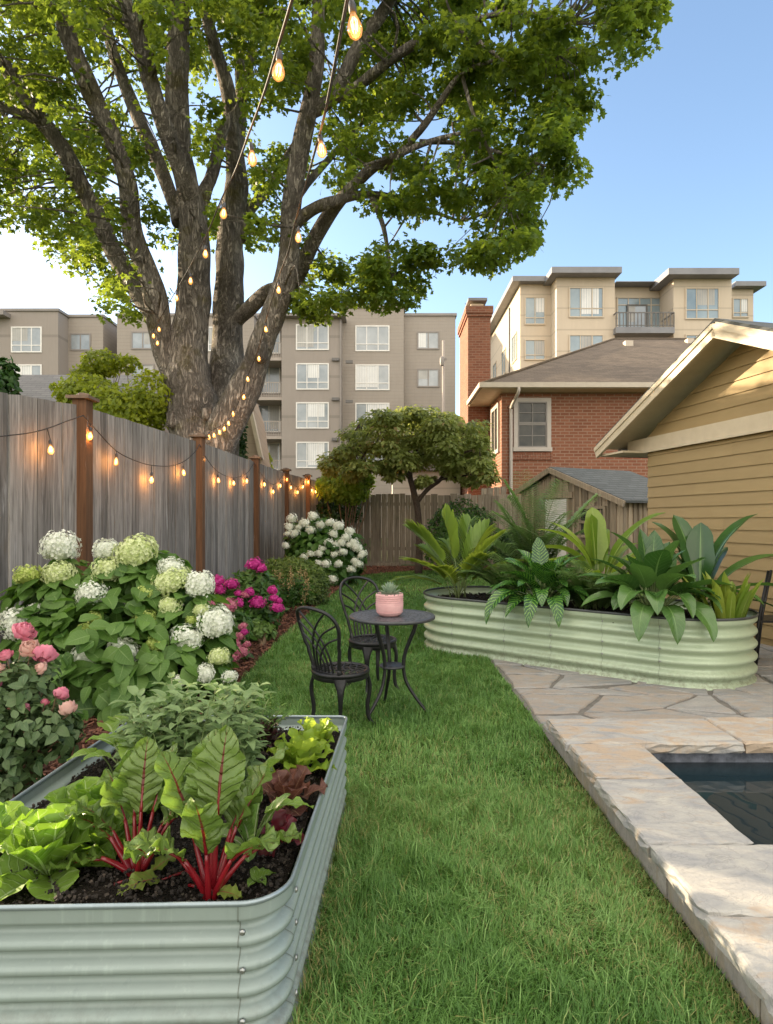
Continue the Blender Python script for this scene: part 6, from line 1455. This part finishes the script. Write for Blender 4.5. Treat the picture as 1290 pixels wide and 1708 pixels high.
cu = thing('upright_plant', 'clump of upright yellow-green blunt leaves at the rounded end of the planter', 'plant', OPos(1215, 1050, 5.2)); mb = MB()
for i in range(44):
    a = U(0, 6.28); r = U(0, .18); b = OPos(1215, 1050, 5.2) + np.array((math.cos(a) * r, math.sin(a) * r * .8, -.02)); leaf(mb, b, a, U(.30, .50), U(.055, .085), 86 - 60 * r, 78 - 150 * r, 'strap', .2, 0, 8, 2, U(.2, .95))
mb.build('leaves', leafmat('upright_yellow_leaf', (.10, .19, .02), (.30, .36, .06), .35, .35, midrib=(.30, .38, .10), mw=.05), cu)
fl = thing('ground_fern', 'soft green filler foliage between the palm and the variegated plant', 'fern', OPos(830, 1005, 6.7)); mb = MB(); ms = MB()
for i in range(24):
    frond(mb, ms, OPos(845, 1005, 6.75) + np.array((U(-.12, .12), U(-.1, .1), 0)), U(0, 6.28), U(.5, .8), U(60, 80), U(-10, 25), 24, .15, .018, 30, U(.3, .8), 1.0, .2, .004)
mb.build('leaves', M_fern, fl); ms.build('stem', M_stem, fl)
f2 = thing('ground_fern', 'soft green filler foliage between the variegated plant and the broad-leaf plant', 'fern', OPos(975, 1005, 6.0)); mb = MB(); ms = MB()
for i in range(30):
    frond(mb, ms, OPos(985, 1010, 6.1) + np.array((U(-.16, .16), U(-.14, .14), 0)), U(0, 6.28), U(.4, .72), U(60, 82), U(-15, 25), 22, .14, .022, 30, U(.2, .8), 1.0, .2, .004)
for i in range(34): leaf(mb, OPos(1000, 1010, 6.1) + np.array((U(-.2, .2), U(-.15, .15), 0)), U(0, 6.28), U(.36, .62), U(.09, .15), U(45, 82), U(-30, 20), 'lance', .15, .003, 9, 2, U(.3, .9))
mb.build('leaves', M_fern, f2); ms.build('stem', M_stem, f2)
# dark folding chair frame glimpsed behind the planter's rounded end
fc = thing('folding_chair', 'dark chair frame half hidden behind the planter beside the tan wall', 'chair', (3.62, 5.75, 0)); 
for o in (0, .07):
    mb = MB(); mb.tube([(3.50 + o, 5.72 + o, 0), (3.56 + o, 5.72 + o, .5), (3.66 + o, 5.74 + o, .93)], .013, 6); mb.build('leg', M_iron, fc)
mb = MB(); mb.box(3.50, 3.95, 5.74, 6.1, .43, .45); mb.build('seat', M_iron, fc)

# ================================================================== STRING LIGHTS
def bulbglass():
    k = N('amber_bulb_glass'); lw = k.n('LayerWeight'); lw.inputs[0].default_value = .45
    em = k.n('Emission'); em.inputs[0].default_value = (1, .42, .10, 1); em.inputs[1].default_value = .55
    tr = k.n('BsdfTransparent'); tr.inputs[0].default_value = (1, .80, .55, 1); gl = k.n('BsdfGlossy'); gl.inputs[1].default_value = .05
    a = k.n('MixShader'); k.l(k.math('MULTIPLY_ADD', lw.outputs['Facing'], .35, .30), a.inputs[0]); k.l(tr.outputs[0], a.inputs[1]); k.l(em.outputs[0], a.inputs[2])
    b = k.n('MixShader'); b.inputs[0].default_value = .08; k.l(a.outputs[0], b.inputs[1]); k.l(gl.outputs[0], b.inputs[2]); k.l(b.outputs[0], k.out.inputs[0]); return k.m
def emis(name, c, s):
    k = N(name); em = k.n('Emission'); em.inputs[0].default_value = (*c, 1); em.inputs[1].default_value = s; k.l(em.outputs[0], k.out.inputs[0]); return k.m
M_bulb = bulbglass(); M_fil = emis('hot_filament', (1, .58, .22), 7); M_cord = plain('black_cord', (.012, .012, .012), (.03, .03, .03), 30, .6, 0); M_sock = plain('dark_socket', (.03, .03, .033), (.06, .06, .066), 20, .5, .1, 80)
mb = MB(); mb.lathe([(.011, .0), (.012, -.008), (.022, -.03), (.031, -.055), (.033, -.072), (.027, -.092), (.014, -.105), (0, -.109)], (0, 0, 0), 16); ME_bulb = mb.mesh('bulb', M_bulb)
mb = MB()
for i in range(6):
    a = i * PI / 3; mb.tube([(.004 * math.cos(a), .004 * math.sin(a), -.02), (.014 * math.cos(a), .014 * math.sin(a), -.035), (.012 * math.cos(a + .4), .012 * math.sin(a + .4), -.078)], .0016, 5)
ME_fil = mb.mesh('filament', M_fil)
mb = MB(); mb.lathe([(0, .052), (.008, .05), (.013, .042), (.0165, .03), (.0165, .0), (.013, -.004)], (0, 0, 0), 12); ME_sock = mb.mesh('socket', M_sock)
def string(label, cords, bulbs, scale=1.0, light=None, cr=.006):
    b0 = cords[0][0]; t = thing('string_lights', label, 'string lights', b0, None); L = wloc(t); mb = MB(); allp = []
    for c in cords:
        q = smooth_path(c, 6); mb.tube(q, cr, 6); q2 = q + np.array((.010, 0, .012)) if cr < .0058 else None
        if q2 is not None: mb.tube(q2, cr * .8, 6)
        allp.append(q)
    allp = np.vstack(allp)
    for p in bulbs:
        top = p + np.array((0, 0, .105 * scale)); i = int(np.argmin(np.linalg.norm((allp - top) * (1, .6, .5), axis=1))); mb.tube(smooth_path([allp[i], (allp[i] + top) / 2 + (0, 0, .0), top], 2), cr * .7, 5)
    mb.build('cord', M_cord, t)
    for p in bulbs:
        s = bpy.data.objects.new('bulb', ME_bulb); COL.objects.link(s); s.parent = t; s.location = [float(v) for v in p + np.array((0, 0, .055 * scale)) - L]; s.scale = (scale,) * 3; s.rotation_euler = (U(-.12, .12), U(-.12, .12), U(0, 6))
        for nm, me in (('filament', ME_fil), ('socket', ME_sock)): o = bpy.data.objects.new(nm, me); COL.objects.link(o); o.parent = s
        if light:
            l = bpy.data.lights.new('bulb_light', 'POINT'); l.energy = light; l.color = (1, .46, .14); l.shadow_soft_size = .035 * scale
            lo = bpy.data.objects.new('bulb_light', l); COL.objects.link(lo); lo.location = [float(v) for v in p]
def fenceD(px):
    k = (px - 645) / F
    for a, b in zip(LP, LP[1:]):
        # a + f*(b-a): x = k*y
        dx, dy = b[0] - a[0], b[1] - a[1]; den = dx - k * dy
        f = (k * a[1] - a[0]) / den
        if -.001 <= f <= 1.001: return a[1] + f * dy
    return LP[0][1] if px < 0 else LP[-1][1]
def FC(px, py, off=.13):
    D = fenceD(px); p = P(px, py, D - off * .35); p[0] += off; return P(px, py, D - off * 1.6)
fc_c = [[FC(*a) for a in c] for c in ([(-90, 742), (-40, 735), (0, 728), (50, 722), (84, 713), (110, 703), (139, 693)], [(139, 693), (165, 722), (194, 752), (225, 768), (253, 776), (285, 777), (308, 769), (325, 754), (333, 741)], [(333, 741), (345, 765), (364, 787), (390, 797), (412, 789), (424, 772)], [(424, 772), (440, 796), (456, 808), (467, 799), (476, 787)], [(476, 787), (486, 804), (498, 812), (508, 800), (512, 794)], [(512, 794), (519, 808), (526, 811), (531, 801)])]
fb = [FC(*a) for a in ((84, 750), (151, 727), (194, 770), (253, 800), (306, 788), (340, 766), (364, 801), (390, 806), (412, 802), (430, 786), (441, 808), (456, 820), (468, 810), (479, 800), (486, 813), (497, 821), (506, 812), (514, 804), (520, 818), (526, 820))]
string('string of glowing amber bulbs swagged from post to post along the board fence', fc_c, fb, .95, 2.6)
TDD = lambda a: (a[0], a[1], a[2] + (a[2] / 11) ** 3 * .95)
cA = [P(*TDD(a)) for a in ((520, -120, 2.2), (492, -20, 2.65), (464, 75, 3.05), (440, 155, 3.5), (415, 222, 4.05), (392, 285, 4.8), (370, 330, 5.5), (345, 390, 6.6), (318, 442, 8), (295, 482, 9.2), (262, 540, 10.9), (252, 556, 11.1))]
bA_ = [P(*TDD(a)) for a in ((466, 118, 3.05), (420, 263, 4.2), (374, 356, 5.5), (343, 423, 6.9), (318, 468, 8.2), (295, 497, 9.4), (265, 549, 10.9), (256, 560, 11.1), (263, 572, 11.1))]
string('overhead string of teardrop bulbs ending at the forked trunk\'s outer limb', [cA], bA_, 1.0, .5, .0055)
cB = [P(*TDD(a)) for a in ((610, -150, 2.0), (590, -60, 2.3), (578, 0, 2.6), (560, 95, 3.1), (541, 190, 3.6), (524, 255, 4.2), (508, 312, 5), (495, 358, 5.7), (480, 420, 6.8), (463, 466, 8), (444, 532, 9.3), (430, 585, 10.2), (414, 625, 10.5), (396, 675, 10.7), (380, 702, 10.8), (350, 720, 10.9))]
bB_ = [P(*TDD(a)) for a in ((589, 42, 2.55), (535, 249, 3.9), (498, 395, 5.9), (465, 483, 8), (443, 549, 9.4), (432, 598, 10.2), (413, 632, 10.5), (407, 662, 10.6), (389, 690, 10.75), (381, 706, 10.8), (374, 715, 10.8), (366, 721, 10.8), (357, 726, 10.85), (349, 729, 10.9))]
string('overhead string of teardrop bulbs running down the leaning trunk to the fence', [cB], bB_, 1.0, 1.4, .0055)

# ================================================================== LAWN
M_grass = None
def grassmat():
    k = N('lawn_grass'); t = k.tint()
    col = k.ramp(t, [(.02, (.058, .150, .030)), (.45, (.135, .270, .058)), (.86, (.28, .44, .14)), (.93, (.34, .32, .11)), (1, (.38, .31, .14))])
    k.done(col, .45, 0, .35); tr = k.n('BsdfTranslucent'); k.l(k.mix(.5, col, (.26, .42, .05)), tr.inputs[0])
    mx = k.n('MixShader'); mx.inputs[0].default_value = .30; k.l(k.b.outputs[0], mx.inputs[1]); k.l(tr.outputs[0], mx.inputs[2]); k.l(mx.outputs[0], k.out.inputs[0]); return k.m
inn_g = gq + gn2 * .0
def lawn_points(n, y0, y1, x0, x1, pw=1.0):
    y = y0 + (y1 - y0) * rng.random(n) ** pw; x = rng.uniform(x0, x1, n)
    ok = ~inpoly(x, y, BED) & ~inpoly(x, y, gq) & ~inpoly(x, y, fq)
    ok &= ~((x > 1.03) & (y < 3.74)) & ~((x > 1.02 + .02 * np.sin(y * 9)) & (y > 3.6) & (y < 9.7) & (x - gc1[0] > -(9)) & (((x - gc1[0]) * gnn[0] + (y - gc1[1]) * gnn[1]) < .3) & ((x > 1.03)))
    ok &= np.abs(x) < y * .70 + .35
    return x[ok], y[ok]
def blades(mb, x, y, h, w, lay):
    n = len(x); cl_ = vnoise(x * 5 + 3, y * 5); c2 = vnoise(x * 1.4 + 8, y * 1.4 + 2); c3 = vnoise(x * 14, y * 14)
    az = (vnoise(x * 3.1, y * 3.1) + vnoise(x * 9 + 5, y * 9) * 1.4) * 6 + rng.normal(0, 1.5, n)
    ln = np.clip(lay[0] + lay[1] * (c3 - .3) + rng.normal(0, .32, n), .05, 1.45); H = h * rng.uniform(.5, 1.3, n) * (.75 + .5 * cl_) * (1 - .55 * np.exp(-np.maximum(0, 1.03 - x) / .09) * (y < 3.8))
    W = w * rng.uniform(.7, 1.3, n)
    d = np.stack([np.cos(az), np.sin(az), np.zeros(n)], 1); s = np.stack([-np.sin(az), np.cos(az), np.zeros(n)], 1); up = np.array((0, 0, 1.0))
    b = np.stack([x, y, np.zeros(n)], 1)
    p1 = b + (d * np.sin(ln * .45)[:, None] + up * np.cos(ln * .45)[:, None]) * (H * .5)[:, None]
    p2 = p1 + (d * np.sin(ln * 1.15)[:, None] + up * np.cos(ln * 1.15)[:, None]) * (H * .5)[:, None]
    V = np.stack([b - s * W[:, None] * .5, b + s * W[:, None] * .5, p1 + s * W[:, None] * .42, p1 - s * W[:, None] * .42, p2], 1).reshape(-1, 3)
    i = np.arange(n)[:, None] * 5
    edge = np.exp(-np.maximum(0, 1.03 - x) / .10) * (y < 3.8) + np.exp(-np.maximum(0, x + .24) / .07) * (y < 3.0)
    t = np.clip(.34 + (c2 - .5) * .55 + (c3 - .5) * .22 + rng.normal(0, .13, n), .02, .86); dead = rng.random(n) < (.02 + .10 * (c2 > .62) + .38 * edge); t[dead] = rng.uniform(.9, 1, dead.sum())
    mb.add(V, (i + np.array([[0, 1, 2, 3]])), t); mb.ch.append((np.zeros((0, 3)), i + np.array([[3, 2, 4]]) + mb.n - len(V), t, 0, None, False))
mb = MB()
x, y = lawn_points(85000, 1.45, 3.1, -.4, 1.06); blades(mb, x, y, .062, .0029, (.85, .8))
x, y = lawn_points(105000, 3.0, 6.2, -1.45, 1.2); blades(mb, x, y, .056, .0040, (.8, .8))
x, y = lawn_points(75000, 6.0, 10.5, -1.4, 2.6); blades(mb, x, y, .055, .0075, (.5, .7))
x, y = lawn_points(60000, 10, 18.2, -1.3, 6.5); blades(mb, x, y, .055, .013, (.5, .7))
x, y = lawn_points(4200, 1.45, 5.5, -1.3, 1.06, 1.3); n0 = len(x); blades(mb, x, y, .100, .0030, (1.05, .5)); mb.ch[-2] = mb.ch[-2][:2] + (rng.uniform(.62, .93, n0),) + mb.ch[-2][3:]; mb.ch[-1] = mb.ch[-1][:2] + (mb.ch[-2][2],) + mb.ch[-1][3:]
stuff(tag(mb.build('lawn_grass', grassmat()), 'thick green lawn with a few straw-coloured blades', 'grass'))
